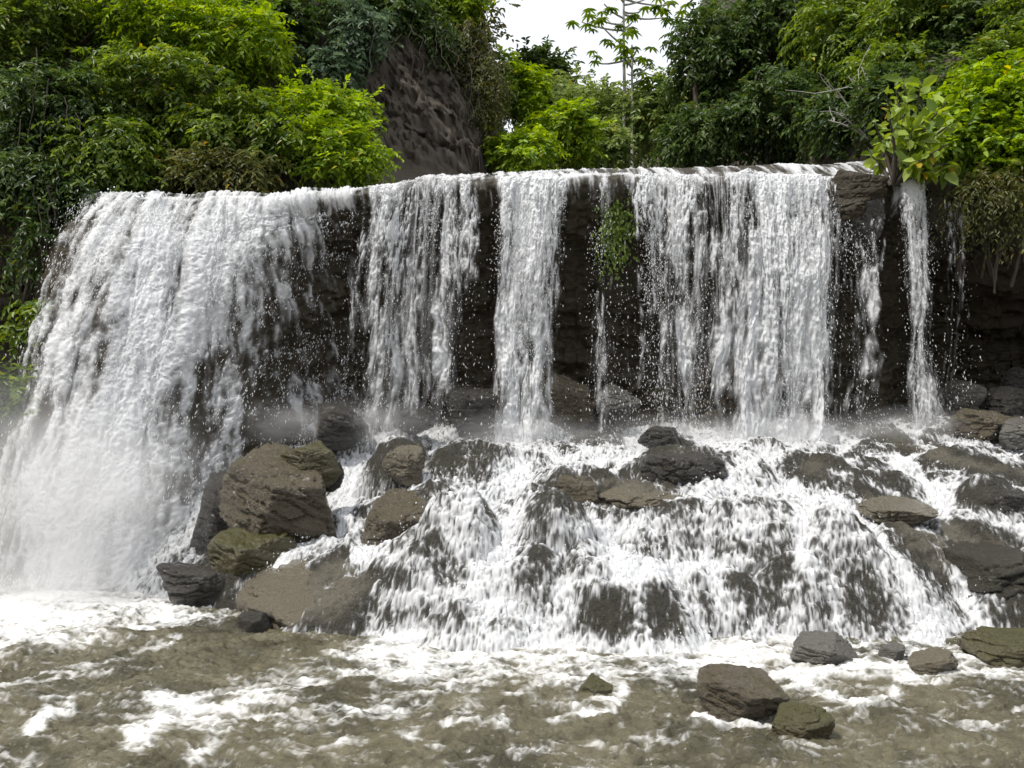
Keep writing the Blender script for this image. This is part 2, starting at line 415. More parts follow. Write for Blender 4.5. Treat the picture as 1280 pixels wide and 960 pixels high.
Zl = blur(blur(Z, 2, 0), 2, 1); dzy = np.gradient(Zl, RES, axis=1); dzx = np.gradient(Zl, RES, axis=0)
sc_ = 1 / np.sqrt(1 + np.clip(dzx * vxf + dzy * vyf, -3, 3) ** 2); vxf *= sc_; vyf *= sc_
SA = np.cumsum(np.sqrt(1 + np.clip(dzy, -4, 4) ** 2), axis=1) * RES        # length along the rock surface
XA = GX + .05 * (fbm2(GX * 7, SA * 7, 48, 2) - .5)
b1 = n2(XA * 62, SA * 50, 1); b2 = n2(XA * 44 + SA * 5, SA * 36, 2); b3 = n2(XA * 20 - SA * 2, SA * 12, 3)
L1 = nz(lic(b1, vxf, vyf, 2)); L2 = nz(lic(b2, vxf, vyf, 2)); L3 = nz(lic(b3, vxf, vyf, 5))
W2 = nz(ridge(lic(n2(XA * 36, SA * 34, 4), vxf, vyf, 1)) + .7 * ridge(lic(n2(XA * 18, SA * 16, 5), vxf, vyf, 3)))
def flow_trace(Zs, n=70000, steps=240):
    dzx_, dzy_ = np.gradient(Zs, RES, RES); dzx_ = np.clip(dzx_, -1.4, 1.4).ravel(); dzy_ = np.clip(dzy_, -1.4, 1.4).ravel()
    nx, ny = Zs.shape; r = np.random.RandomState(3)
    x = r.uniform(-6.8, 8.8, n); y = np.where(r.rand(n) < .7, r.uniform(10.8, 13.0, n), r.uniform(8.4, 12.5, n))
    vx = np.zeros(n); vy = np.zeros(n); acc = np.zeros(nx * ny); dt = .022
    for q in range(steps):
        i = np.clip(((x - gx[0]) / RES).astype(np.int32), 0, nx - 1); j = np.clip(((y - gy[0]) / RES).astype(np.int32), 0, ny - 1); k = i * ny + j
        vx += dt * (-9 * dzx_[k] - 2.6 * vx) + r.normal(0, .02, n); vy += dt * (-9 * dzy_[k] - 2.6 * vy - .8)
        x += vx * dt; y += vy * dt
        acc += np.bincount(k[(y > gy[0]) & (x > gx[0]) & (x < gx[-1])], minlength=nx * ny)
    return acc.reshape(nx, ny).astype(f32)
TRn = np.log1p(blur(blur(flow_trace(Zsm), 2, 0), 3, 1)); TRn = nz(np.clip(TRn - .8 * blur(blur(TRn, 60, 0), 60, 1), -3, 3)); TRn = np.clip(TRn, -2, 2)
relief = Z - blur(blur(Z, 24, 0), 24, 1); relief = np.clip(relief / .05, -2, 2)
slope = np.hypot(*np.gradient(Zsm, RES, RES))
print('flow', round(time.time() - T0, 1))

CAS_ELL = [  # photo px: cx, cy, rx, ry, rotation, foam density
    (790, 622, 75, 26, 5, 0.0), (715, 605, 60, 22, 0, .32), (850, 578, 50, 28, 5, .25), (570, 700, 55, 48, 0, .34), (430, 528, 42, 26, 0, .12),
    (490, 575, 48, 34, 0, .25), (575, 590, 70, 48, 0, .38), (780, 775, 85, 55, 0, .36), (405, 735, 95, 46, -22, .04), (510, 772, 50, 26, 0, .5),
    (1118, 638, 50, 20, 10, .05), (1030, 588, 110, 22, 12, .22), (1205, 690, 110, 42, 12, .04), (1160, 560, 130, 16, 12, .22), (1250, 575, 90, 20, 12, .12),
    (960, 690, 55, 36, 20, .42), (920, 730, 50, 40, 0, .5), (1060, 730, 60, 45, 20, .42), (850, 720, 40, 30, 0, .55), (690, 700, 50, 40, 0, .5),
    (1240, 630, 34, 22, 0, .15), (1245, 770, 60, 26, 0, .33), (745, 550, 45, 18, 0, .35), (340, 650, 100, 90, 0, .1), (520, 525, 50, 20, 0, .3), (590, 515, 40, 25, 0, .15),
    (1240, 520, 70, 30, 0, .0), (640, 650, 40, 20, 0, .7), (1000, 520, 260, 16, 0, .3)]
CAS_STR = [
    ([(655, 530), (650, 570), (640, 610), (560, 640), (590, 680)], 24, .95), ([(640, 610), (620, 680), (640, 740)], 26, .78),
    ([(985, 535), (930, 575), (880, 640), (840, 660)], 30, .95), ([(880, 560), (960, 548), (1050, 552)], 12, .9),
    ([(445, 590), (430, 650), (385, 690), (300, 745)], 17, 1.0), ([(900, 625), (1000, 620), (1060, 640)], 18, .85),
    ([(760, 660), (860, 655), (960, 665)], 14, .85), ([(1085, 680), (1135, 730), (1190, 790)], 22, .95), ([(1000, 660), (1080, 680)], 20, .85),
    ([(1150, 540), (1215, 565), (1290, 580)], 7, .85), ([(1150, 610), (1200, 635), (1290, 665)], 14, .75), ([(700, 735), (760, 720), (830, 715)], 14, .85),
    ([(450, 690), (520, 700), (540, 740)], 16, .85), ([(470, 800), (620, 800), (900, 815), (1180, 805)], 15, 1.0), ([(470, 540), (440, 565), (445, 600)], 20, .9),
    ([(800, 545), (740, 580), (690, 590)], 14, .75), ([(1040, 590), (1080, 600), (1130, 625)], 5, .8), ([(430, 500), (470, 520), (540, 545), (640, 545)], 16, .72),
    ([(240, 560), (280, 545), (400, 540)], 20, .7), ([(560, 655), (640, 648), (740, 662)], 11, .95), ([(700, 738), (780, 716), (860, 712), (930, 700)], 10, .95), ([(850, 660), (920, 640), (1040, 652)], 10, .95),
    ([(640, 560), (720, 572), (800, 570)], 9, .85), ([(480, 745), (560, 742), (640, 752)], 9, .9), ([(880, 690), (900, 740), (950, 790)], 13, .85), ([(1000, 690), (1040, 740), (1050, 800)], 12, .85), ([(760, 665), (740, 720), (700, 780)], 13, .85), ([(1180, 548), (1230, 556), (1290, 560)], 5, .8), ([(1060, 575), (1120, 590), (1200, 610)], 5, .75), ([(600, 690), (590, 750), (600, 800)], 14, .8)]
DEN = art(GPX, GPY, 0.66, CAS_ELL, CAS_STR)
DEN = np.where(GX < -3.9, np.maximum(DEN, 0.85), DEN)
u_ = GX + 0.10 * (fbm2(GX * 5, GY * 5, 51, 3) - .5); v_ = GY + Z * 1.0 + 0.15 * (fbm2(GX * 4, GY * 4, 61, 3) - .5)
lace = nz(ridge(fbm2(u_ * 11, v_ * 6, 71, 4)) + .6 * ridge(fbm2(u_ * 24, v_ * 11, 81, 3)))
clump = nz(fbm2(GX * 2.6, GY * 2.6, 91, 4))
FO = 1.45 * (DEN - .445) + .30 * TRn + .10 * L1 + .14 * L2 + .09 * L3 + .18 * W2 + .11 * clump - .10 * relief + .25 * np.clip(.35 - slope, -.3, .3)
FO = FO * sstep(-0.06, 0.02, Z + 0.05)
FO = FO - .35 * sstep(.16, .02, DEN)
CV = sstep(-.26, .50, FO); CV = .45 * CV + .55 * lic(CV, vxf, vyf, 3)
N = grid_normals(GX, GY, Z)
V = np.stack([GX, GY, Z], -1).reshape(-1, 3)
F = grid_faces(*GX.shape)
pale = sstep(.42, .08, blur(blur(DEN, 8, 0), 8, 1) + .25 * (fbm2(GX * 3, GY * 3, 55, 4) - .5)) * sstep(.15, .5, N[..., 2]) * .9
np_mesh('bedrock', V, F, M_bed, attrs={'pale': pale})['kind'] = 'structure'
H = 0.006 + 0.014 * np.clip(FO + .3, 0, 1.2) + .003 * L1 * CV + .003 * L2 * CV
Nf = N.copy(); Nf[..., 1] -= 0.15
Wv = np.stack([GX, GY, Z], -1) + Nf * H[..., None]
keep = (CV.ravel()[F] > 0.02).any(1)
Vc, Fc, (cvc,) = compact(Wv.reshape(-1, 3), F[keep], (CV.ravel(),))
cas = np_mesh('cascade', Vc, Fc, M_foam, attrs={'cover': cvc * .97})
tag(cas, 'white lacy cascade spilling over the stepped rock below the curtain falls into the pool', 'cascade')
print('cascade', len(Fc), round(time.time() - T0, 1))

# ------------------------------------------------------------------ cliff (profile per x: foot .. lip .. upper bed)
KX = [-9.5, -7.4, -6.75, -6.2, -4.8, -4.0, -3.3, -2.3, -1.2, 0.0, 1.5, 3.0, 5.3, 6.2, 7.2, 8.5, 11.0]
KP = [[(13.2, -.6), (13.8, 1.5), (13.6, 3.4), (12.7, 4.6), (11.8, 5.3), (12.6, 6.0), (15, 6.4), (30, 8.0)],
      [(12.2, -.6), (12.8, 1.5), (12.9, 3.4), (12.5, 4.6), (11.9, 5.3), (12.6, 5.8), (15, 6.0), (30, 7.5)],
      [(10.2, -.5), (10.7, 1.4), (11.1, 3.0), (11.5, 4.6), (12.1, 5.26), (13, 5.36), (15, 5.9), (30, 7.5)],
      [(9.55, -.4), (10.0, 1.2), (10.6, 2.9), (11.3, 4.5), (12.0, 5.28), (13, 5.42), (15, 5.7), (30, 7.5)],
      [(9.6, -.4), (10.1, 1.2), (10.7, 2.8), (11.3, 4.4), (11.9, 5.26), (13, 5.42), (15, 5.7), (30, 7.5)],
      [(10.6, 0.1), (10.9, 1.3), (11.4, 2.8), (11.6, 4.3), (11.95, 5.26), (13, 5.42), (15, 5.7), (30, 7.5)],
      [(11.8, 0.9), (12.1, 1.8), (12.3, 3.2), (12.0, 4.7), (12.0, 5.27), (13, 5.45), (15, 5.75), (30, 7.5)],
      [(12.4, 1.2), (12.9, 2.1), (13.0, 3.4), (12.7, 4.8), (12.1, 5.36), (13, 5.6), (14.6, 5.95), (30, 7.5)],
      [(12.5, 1.3), (13.0, 2.1), (13.2, 3.4), (12.9, 4.9), (12.25, 5.55), (13.2, 5.85), (14.5, 6.15), (30, 7.5)],
      [(12.6, 1.3), (13.1, 2.1), (13.3, 3.4), (13.0, 4.9), (12.3, 5.62), (13.2, 5.9), (14.6, 6.3), (30, 7.5)],
      [(12.6, 1.3), (13.1, 2.1), (13.4, 3.4), (13.0, 4.9), (12.35, 5.70), (13.6, 5.95), (15.0, 6.60), (30, 7.5)],
      [(12.6, 1.3), (13.1, 2.1), (13.3, 3.4), (12.9, 4.9), (12.3, 5.68), (13.8, 5.95), (15.0, 6.66), (30, 7.5)],
      [(12.7, 1.4), (13.1, 2.1), (13.2, 3.4), (12.9, 4.9), (12.35, 5.68), (13.8, 6.0), (15.0, 6.72), (30, 7.6)],
      [(12.8, 1.4), (13.3, 2.2), (13.4, 3.4), (13.0, 4.8), (12.45, 5.68), (13.8, 6.05), (15.0, 6.74), (30, 7.8)],
      [(13.2, 1.5), (14.4, 2.2), (14.7, 3.4), (13.8, 4.6), (12.5, 5.55), (13.4, 6.1), (15.0, 6.8), (30, 9.0)],
      [(13.6, 1.5), (15.4, 2.2), (15.6, 3.3), (14.4, 4.3), (12.4, 5.1), (12.9, 6.2), (15.0, 7.4), (30, 10)],
      [(13.6, 1.5), (15.0, 2.2), (15.2, 3.3), (13.8, 4.3), (12.0, 5.1), (12.6, 6.4), (15.0, 8.0), (30, 11)]]
kx_ = np.array(KX); kyk = np.array([[p[0] for p in c] for c in KP]); kzk = np.array([[p[1] for p in c] for c in KP])
ux = np.arange(-16.0, 15.0, 0.022)
seg_n = [40, 60, 70, 60, 60, 50, 36]
tt = np.concatenate([np.arange(n) / n + k for k, n in enumerate(seg_n)] + [[7.0]])
def cliff_surface():
    Yk = np.stack([np.interp(ux, kx_, kyk[:, k]) for k in range(8)], 1); Zk = np.stack([np.interp(ux, kx_, kzk[:, k]) for k in range(8)], 1)
    Yk = blur(Yk, 8, 0); Zk = blur(Zk, 6, 0)
    # cut the lip into buttresses and notches
    cut = (fbm2(ux * 1.7, ux * 0 + 3.3, 13, 4) - .5)
    for k, w in ((1, .5), (2, .6), (3, .55), (4, .35)): Yk[:, k] += cut * w
    Zk[:, 4] += (fbm2(ux * 1.6, ux * 0 + 8.1, 17, 5, .6) - .5) * 0.26
    Yc = np.stack([np.interp(tt, np.arange(8), Yk[i]) for i in range(len(ux))]); Zc = np.stack([np.interp(tt, np.arange(8), Zk[i]) for i in range(len(ux))])
    return blur(Yc, 9, 1), blur(Zc, 9, 1), Yk, Zk
KY, KZ, LIPY, LIPZ = cliff_surface()
KXg = np.repeat(ux[:, None], len(tt), 1)
Nk = grid_normals(KXg, KY, KZ)
lipw = np.exp(-((tt - 4.0) / 0.55) ** 2)[None, :]
faceamp = np.where(tt < 4, 1.0, np.exp(-(tt - 4) * 1.6) * 0.9 + .1)[None, :]
dsp = (fbm3(KXg * 1.1, KY * 1.1, KZ * 2.0, 3, 5, 0.55) - .5) * 0.75 + (ridge(fbm3(KXg * 2.6, KY * 2.6, KZ * 5.5, 9, 4)) - .65) * 0.22
dsp = dsp * (1 - .7 * sstep(-2.9, -3.9, KXg) * sstep(-7.2, -6.6, KXg))
KXd = KXg + Nk[..., 0] * dsp * faceamp * (1 - .7 * lipw); KYd = KY + Nk[..., 1] * dsp * faceamp * (1 - .7 * lipw); KZd = KZ + Nk[..., 2] * dsp * faceamp * (1 - .55 * lipw)
V = np.stack([KXd, KYd, KZd], -1).reshape(-1, 3); F = grid_faces(*KXg.shape)
if Nk[700, 150, 1] > 0: F = F[:, ::-1]
np_mesh('cliff', V, F, M_cliff)['kind'] = 'structure'
print('cliff', round(time.time() - T0, 1), 'normal y', Nk[400, 150, 1])

# ------------------------------------------------------------------ water falling from the lip
def lip_at(x):
    return np.interp(x, ux, LIPY[:, 4]), np.interp(x, ux, LIPZ[:, 4])
LPX = [120, 330, 450, 462, 500, 545, 562, 590, 600, 622, 630, 660, 705, 712, 742, 752, 785, 795, 850, 880, 930, 950, 1005, 1025, 1040, 1098, 1100, 1124, 1130, 1158, 1164, 1180, 1186, 1206, 1212]
LDN = [.9,  .8, .15,  .62, .60,  .50,  .45, .40, .06, .06,  .85, .95, .72, .08, .06, .30, .28, .66, .60, .50,  .66, .96, .94, .66,  .42, .30, .36, .30, .80, .80, .12, .10, .42, .36, .0]

def spawn_octa(C, A, Ln, Wd):
    """elongated drops: centre C, axis A, half length, half width"""
    n = len(C)
    ref = np.tile(np.array([[1., 0, 0]]), (n, 1)); ref[np.abs(A[:, 0]) > .8] = (0, 1, 0)
    U = np.cross(A, ref); U /= np.linalg.norm(U, axis=1, keepdims=True) + 1e-9; W = np.cross(A, U)
    ax = [A * Ln[:, None], -A * Ln[:, None], U * Wd[:, None], -U * Wd[:, None], W * Wd[:, None], -W * Wd[:, None]]
    V = np.stack([C + a for a in ax], 1).reshape(-1, 3)
    f = np.array([[0, 2, 4], [0, 4, 3], [0, 3, 5], [0, 5, 2], [1, 4, 2], [1, 3, 4], [1, 5, 3], [1, 2, 5]])
    F = (np.arange(n)[:, None, None] * 6 + f[None]).reshape(-1, 3)
    return V, F

G = 9.8
def make_fall(label, p0, p1, bot0, bot1, seed, v0=0.45, dens_k=1.0, zend=1.55, ndrops=9000, layers=2, group='curtains of falling water'):
    """a curtain leaving the lip between photo px p0 and p1 and landing between bot0 and bot1"""
    x0 = (p0 - 640) / FOC * 12.25; x1 = (p1 - 640) / FOC * 12.25
    b0 = (bot0 - 640) / FOC * 11.9; b1 = (bot1 - 640) / FOC * 11.9
    ly, lz = lip_at((x0 + x1) / 2)
    root = thing('waterfall', ((b0 + b1) / 2, 11.9, 1.6), label, 'waterfall', group)
    off = np.array(root.location)
    Vs, Fs, Cs, o_ = [], [], [], 0
    r = np.random.RandomState(seed)
    for layer in range(layers):
        dx = 0.0085
        na = max(8, int((max(x1 - x0, b1 - b0)) / dx)); nb = 400
        a = np.linspace(0, 1, na)[:, None]; s = np.linspace(0, 1, nb)[None, :]
        xl = x0 + (x1 - x0) * a; lyy, lzz = lip_at(xl)
        sd = seed * 7 + layer * 31
        T = np.sqrt(2 * (5.6 - zend) / G)
        t = s ** 0.85 * T
        vf = v0 * (0.75 + 0.7 * fbm2(xl * 2.2, xl * 0 + sd, sd, 3)) + layer * 0.16
        drop = 0.5 * G * t ** 2 + 0.35 * t
        Y = lyy - 0.05 - vf * t - 0.06 * layer; Zz = lzz + 0.05 - drop
        xb = b0 + (b1 - b0) * a
        k = np.clip(drop / 4.0, 0, 1)
        X = xl + (xb - xl) * k ** 0.8 + (fbm2(xl * 3 + sd, drop * 0.7, sd + 1, 4) - .5) * 0.5 * k
        Y = Y + (fbm2(xl * 4, drop * 1.2, sd + 2, 3) - .5) * 0.35 * k
        pxl = 640 + xl / 12.25 * FOC
        den = np.interp(pxl, LPX, LDN) * dens_k - 0.10 * layer
        rag = .05 + .10 * k; an = np.clip(a + .12 * (fbm2(xl * 3 + sd, drop * 1.6, sd + 11, 3) - .5) * np.minimum(a, 1 - a) * 8, 0, 1)
        edge = sstep(0, 2.2 * rag, an) * sstep(0, 2.2 * rag, 1 - an)
        den = den * (0.1 + 0.9 * edge)
        wx = xl + 0.05 * (fbm2(xl * 9, drop * 3, sd + 3, 3) - .5)
        tv = t * 3.5 + drop * 1.6     # pattern carried along in time: features stretch as the water speeds up
        strand = nz(fbm2(wx * 7, tv * 0.20, sd + 4, 4))
        lc = nz(ridge(fbm2(wx * 19, tv * 1.7, sd + 5, 4)) + .8 * ridge(fbm2(wx * 42, tv * 3.6, sd + 6, 3)))
        big = nz(fbm2(wx * 2.5, tv * 0.6, sd + 8, 3))
        brk = nz(fbm2(wx * 42, tv * 7.0, sd + 7, 3))
        Fo = 1.25 * (den - .62) - .26 * k * (1.25 - den) + .29 * strand * (1.1 - .3 * k) + .24 * lc + .20 * big + (.08 + .15 * k) * brk + .10 * np.clip(k * 6, 0, 1) * nz(fbm2(wx * 12, tv * 2.2, sd + 9, 3))
        Fo = Fo + .25 * np.exp(-(k / .06) ** 2) * (den > .2)
        Cv = sstep(-.18, .42, Fo)
        th = sstep(.52, .80, fbm2(wx * 44, tv * .35, sd + 13, 3)) * sstep(.2, .55, den) * (1 - .75 * k) * .6     # fine threads
        Cv = np.maximum(Cv, th)
        Cs_ = blur(blur(Cv, 4, 1), 1, 0); wk = np.clip(.25 + k, 0, .85); Cv = Cv * (1 - wk) + Cs_ * wk       # broken water thins out into soft strands
        Y = Y - 0.025 * np.clip(Fo, 0, 1) - 0.006 * lc - 0.006 * brk * k
        Fq = grid_faces(na, nb); kf = (Cv.ravel()[Fq] > .02).any(1)
        if not kf.any(): continue
        Vv, Ff, (cvc,) = compact(np.stack([X + 0 * s, Y + 0 * s, Zz + 0 * s], -1).reshape(-1, 3), Fq[kf], (Cv.ravel(),))
        Vs.append(Vv - off); Fs.append(Ff + o_); o_ += len(Vv); Cs.append(cvc * .95)
    np_mesh('sheet', np.concatenate(Vs), np.concatenate(Fs), M_foam, root, attrs={'cover': np.concatenate(Cs)})
    # drops torn loose from the sheet
    n = int(ndrops * 1.9)
    a = r.rand(n); xl = x0 + (x1 - x0) * a; lyy, lzz = lip_at(xl)
    T = np.sqrt(2 * (5.6 - zend) / G); t = (0.10 + 0.9 * r.rand(n) ** 0.8) * T
    pxl = 640 + xl / 12.25 * FOC
    den = np.interp(pxl, LPX, LDN) * dens_k
    drop = 0.5 * G * t ** 2 + 0.35 * t; k = np.clip(drop / 4.0, 0, 1)
    strand = fbm2(xl * 7, t * 2.0, seed + 4, 4); cl = fbm2(xl * 14, t * 8, seed + 5, 3)
    w = (0.06 + den) * sstep(.12, .4, t / T) * np.clip((strand - .38) * 3, 0.03, 1) * np.clip((cl - .35) * 3, .05, 1)
    ok = r.rand(n) < w * 1.3
    xl, lyy, lzz, t, k, drop, a = [q[ok] for q in (xl, lyy, lzz, t, k, drop, a)]
    m = len(xl)
    xb = b0 + (b1 - b0) * a
    sp = r.normal(0, 1, (m, 3)) * (0.02 + 0.13 * k[:, None])
    X = xl + (xb - xl) * k ** .8 + sp[:, 0]; Y = lyy - 0.1 - v0 * (0.6 + .9 * r.rand(m)) * t + sp[:, 1] * 1.2; Zz = lzz + .03 - drop + sp[:, 2]
    A = np.stack([sp[:, 0] * .5, -0.1 + sp[:, 1], -1 + 0 * X], 1) + r.normal(0, .15, (m, 3)); A /= np.linalg.norm(A, axis=1, keepdims=True)
    wd = 0.0025 + 0.006 * r.rand(m) ** 3
    Vd, Fd = spawn_octa(np.stack([X, Y, Zz], 1) - off, A, wd * (1.4 + 3.0 * r.rand(m) * (0.4 + k)), wd)
    tag(np_mesh('drops', Vd, Fd, M_drop, root), kind='stuff')
    return root

make_fall('thin lacy veil of water between the broad left slide and the bare dark lip', 462, 602, 428, 600, 11, 0.42, 1.0, 1.6, 16000, 2)
make_fall('dense narrow white column falling in the middle of the cliff', 622, 714, 612, 694, 12, 0.45, 1.0, 1.65, 12000, 2)
make_fall('sparse trickles running past the green moss patch', 738, 790, 735, 790, 13, 0.3, 0.9, 1.7, 7000, 1)
make_fall('broad white curtain filling the right half of the cliff left of the mossy lip boulder', 786, 1100, 782, 1095, 14, 0.5, 1.0, 1.6, 36000, 2)
make_fall('single slim white rope of water right of the bush roots', 1124, 1166, 1146, 1176, 15, 0.35, 1.0, 1.75, 5000, 2)
make_fall('last faint fan of drops beside the dark cave', 1182, 1214, 1185, 1222, 16, 0.4, .9, 2.3, 2500, 1)
print('falls', round(time.time() - T0, 1))

# water sliding over the lip and down the left rock: skin on the cliff surface
su = np.arange(-7.0, 7.3, 0.0125)
s_t = np.concatenate([np.linspace(0.2, 4.0, 520)[:-1], np.linspace(4.0, 6.9, 150)])
iu = (su - ux[0]) / 0.022; ia = np.clip(iu.astype(int), 0, len(ux) - 2); fu = (iu - ia)[:, None]
def samp(Aa):
    B = np.stack([np.interp(s_t, tt, row) for row in Aa])
    return B[ia] * (1 - fu) + B[ia + 1] * fu
SX, SY, SZ = samp(KXd), samp(KYd), samp(KZd)
Ssm = [blur(blur(q, 6, 0), 6, 1) for q in (SX, SY, SZ)]
SN = grid_normals(*Ssm)
if SN[800, 300, 1] > 0: SN = -SN
SPX, SPY = proj(SX, SY, SZ)
UU = np.repeat(su[:, None], len(s_t), 1); ST = np.repeat(s_t[None, :], len(su), 0)
lipden = np.interp(640 + UU / 12.25 * FOC, LPX, LDN)
edgeL = -6.35 - 0.25 * (4 - np.minimum(ST, 4)) / 4
slide = sstep(edgeL - 0.05, edgeL + 0.35, UU + 0.3 * (fbm2(UU * 3, ST * 3, 5, 4) - .5))
# right margin of the slide: px 450 at the lip, moving left further down
rightm = sstep(0.0, 1.0, (np.interp(SPY, [235, 300, 360, 420, 520, 600, 740], [540, 500, 455, 405, 340, 315, 280]) - SPX) / 190)
SL_ELL = [(400, 310, 45, 40, 0, .45), (260, 480, 30, 40, 20, .35), (130, 420, 22, 60, 20, .45), (160, 330, 18, 50, 20, .5), (215, 510, 40, 35, 0, .4), (330, 330, 40, 30, -30, .5), (440, 280, 16, 45, 0, .05), (90, 600, 60, 60, 0, .75)]
SL_STR = [([(200, 270), (160, 400), (110, 520), (60, 700)], 34, .9), ([(300, 260), (220, 380), (170, 480), (150, 620), (120, 740)], 36, 1.0), ([(130, 245), (300, 245), (450, 245)], 12, .95)]
sden = np.where(UU < -2.4, art(SPX, SPY, 0.61, SL_ELL, SL_STR) * np.clip(rightm + .22, 0, 1) * slide, 0)
lipband = np.where(UU >= -2.4, lipden * sstep(3.35, 3.9, ST), 0)
top = sstep(4.0, 4.2, ST) * slide
upper = top * np.where(UU < -1, .62, np.where(ST > 5.0, .40, .60)) * sstep(6.75, 6.3, UU)
sden = np.maximum(np.where(UU < -2.4, sden, np.where(ST < 4.1, lipband, 0)), upper)
alen = np.cumsum(np.concatenate([np.zeros((len(su), 1)), np.sqrt(np.diff(SY, axis=1) ** 2 + np.diff(SZ, axis=1) ** 2)], 1), 1)
base3 = np.stack([.2 * a_ + .8 * b_ for a_, b_ in zip((SX, SY, SZ), [blur(blur(q, 10, 0), 10, 1) for q in Ssm])], -1)
fan = np.where(UU < -2.0, (UU + 4.7) * .07 * (alen - alen[:, 520:521]) * -1, 0)      # the slide spreads as it runs down
def slide_layer(sd, lift, less):
    uu2 = UU - fan + .07 * (fbm2(UU * 5, alen * 3, 7 + sd, 3) - .5)
    sl = nz(ridge(fbm2(uu2 * 15, alen * 6.0, 23 + sd, 4)) + .9 * ridge(fbm2(uu2 * 34, alen * 15, 27 + sd, 3)))
    scl = nz(fbm2(uu2 * 3.5, alen * 1.5, 29 + sd, 4)); sbr = nz(fbm2(uu2 * 42, alen * 18, 33 + sd, 3)); sst = nz(fbm2(uu2 * 11, alen * 1.1, 35 + sd, 5) + .5 * fbm2(uu2 * 34, alen * 3.2, 36 + sd, 3))
    SF = 1.4 * (sden - less) + .17 * sl + .20 * scl + .10 * sbr + .30 * sst
    SF = np.where(sden < .03, -.6, SF)
    SC = sstep(-.30, .50, SF)
    SH = lift + .02 * np.clip(SF + .2, 0, 1.2) + (.003 * sbr + .004 * sl + .003 * scl) * SC
    SC = .35 * SC + .65 * blur(blur(SC, 3, 1), 1, 0)
    return base3 + SN * SH[..., None], SC
SW, SC = slide_layer(0, .05, .52)
SW2, SC2 = slide_layer(50, .15, .70)
SC2 = SC2 * (UU < -2.4) * (ST < 4.0)
F = grid_faces(*SX.shape)
if True: F = F[:, ::-1]
kf = (SC.ravel()[F] > 0.02).any(1)
left = (UU.ravel()[F].mean(1) < -2.35)
root = thing('waterfall', (-5.2, 9.5, 0.0), 'broad frothy white slide of water down the sloping rock left of the boulder pile', 'waterfall', 'curtains of falling water')
off = np.array(root.location)
Va, Fa, (ca_,) = compact(SW.reshape(-1, 3), F[kf & left], (SC.ravel(),))
Vb, Fb, (cb_,) = compact(SW2.reshape(-1, 3), F[(SC2.ravel()[F] > .02).any(1)], (SC2.ravel(),))
np_mesh('sheet', np.concatenate([Va, Vb]) - off, np.concatenate([Fa, Fb + len(Va)]), M_foam, root, attrs={'cover': np.concatenate([ca_, cb_]) * .95})
Vc, Fc, (cvc,) = compact(SW.reshape(-1, 3), F[kf & ~left], (SC.ravel(),)); np_mesh('river', Vc, Fc, M_foam, attrs={'cover': cvc * .96})['kind'] = 'structure'
# flying drops over the slide
r = np.random.RandomState(77)
n = 170000
ii = r.randint(0, SX.shape[0], n); jj = r.randint(0, 478, n)
w = np.clip(sden[ii, jj] + (.10 + .22 * sstep(-4.4, -3.4, UU[ii, jj])) * (UU[ii, jj] < -2.4), 0, 1) * np.clip((fbm2(UU[ii, jj] * 5, alen[ii, jj] * 2.4, 39, 4) - .36) * 3.2, .02, 1)
ok = (r.rand(n) < w * .8) & (UU[ii, jj] < -2.3)
ii, jj = ii[ok], jj[ok]; m = len(ii)
C = SW[ii, jj] + SN[ii, jj] * (r.rand(m, 1) ** 1.5 * .30) + r.normal(0, .03, (m, 3))
A = np.stack([-0.12 + r.normal(0, .25, m), -.4 + r.normal(0, .2, m), -1 + 0 * ii], 1); A /= np.linalg.norm(A, axis=1, keepdims=True)
wd = .003 + .006 * r.rand(m) ** 2.5
Vd, Fd = spawn_octa(C - off, A, wd * (1.6 + 3.0 * r.rand(m)), wd)
tag(np_mesh('drops', Vd, Fd, M_drop, root), kind='stuff')
# splash drops over the cascade
n = 160000
ii = r.randint(0, GX.shape[0], n); jj = r.randint(0, GX.shape[1], n)
w = np.clip(FO[ii, jj] * .9 + .05, 0, 1) * np.clip((fbm2(GX[ii, jj] * 4, GY[ii, jj] * 4, 139, 4) - .38) * 3.2, .02, 1) * (DEN[ii, jj] > .15) * (Z[ii, jj] > -.05)
ok = r.rand(n) < w * .7
ii, jj = ii[ok], jj[ok]; m = len(ii)
C = Wv[ii, jj] + N[ii, jj] * (r.rand(m, 1) ** 2.2 * .16); C[:, 2] += r.rand(m) ** 3 * .10
A = np.stack([r.normal(0, .4, m), -.6 + r.normal(0, .3, m), -1 + r.normal(0, .4, m)], 1); A /= np.linalg.norm(A, axis=1, keepdims=True)
wd = .003 + .006 * r.rand(m) ** 3
Vd, Fd = spawn_octa(C, A, wd * (1.2 + 1.8 * r.rand(m)), wd)
tag(np_mesh('drops', Vd, Fd, M_drop, cas), kind='stuff')
print('slide', round(time.time() - T0, 1))

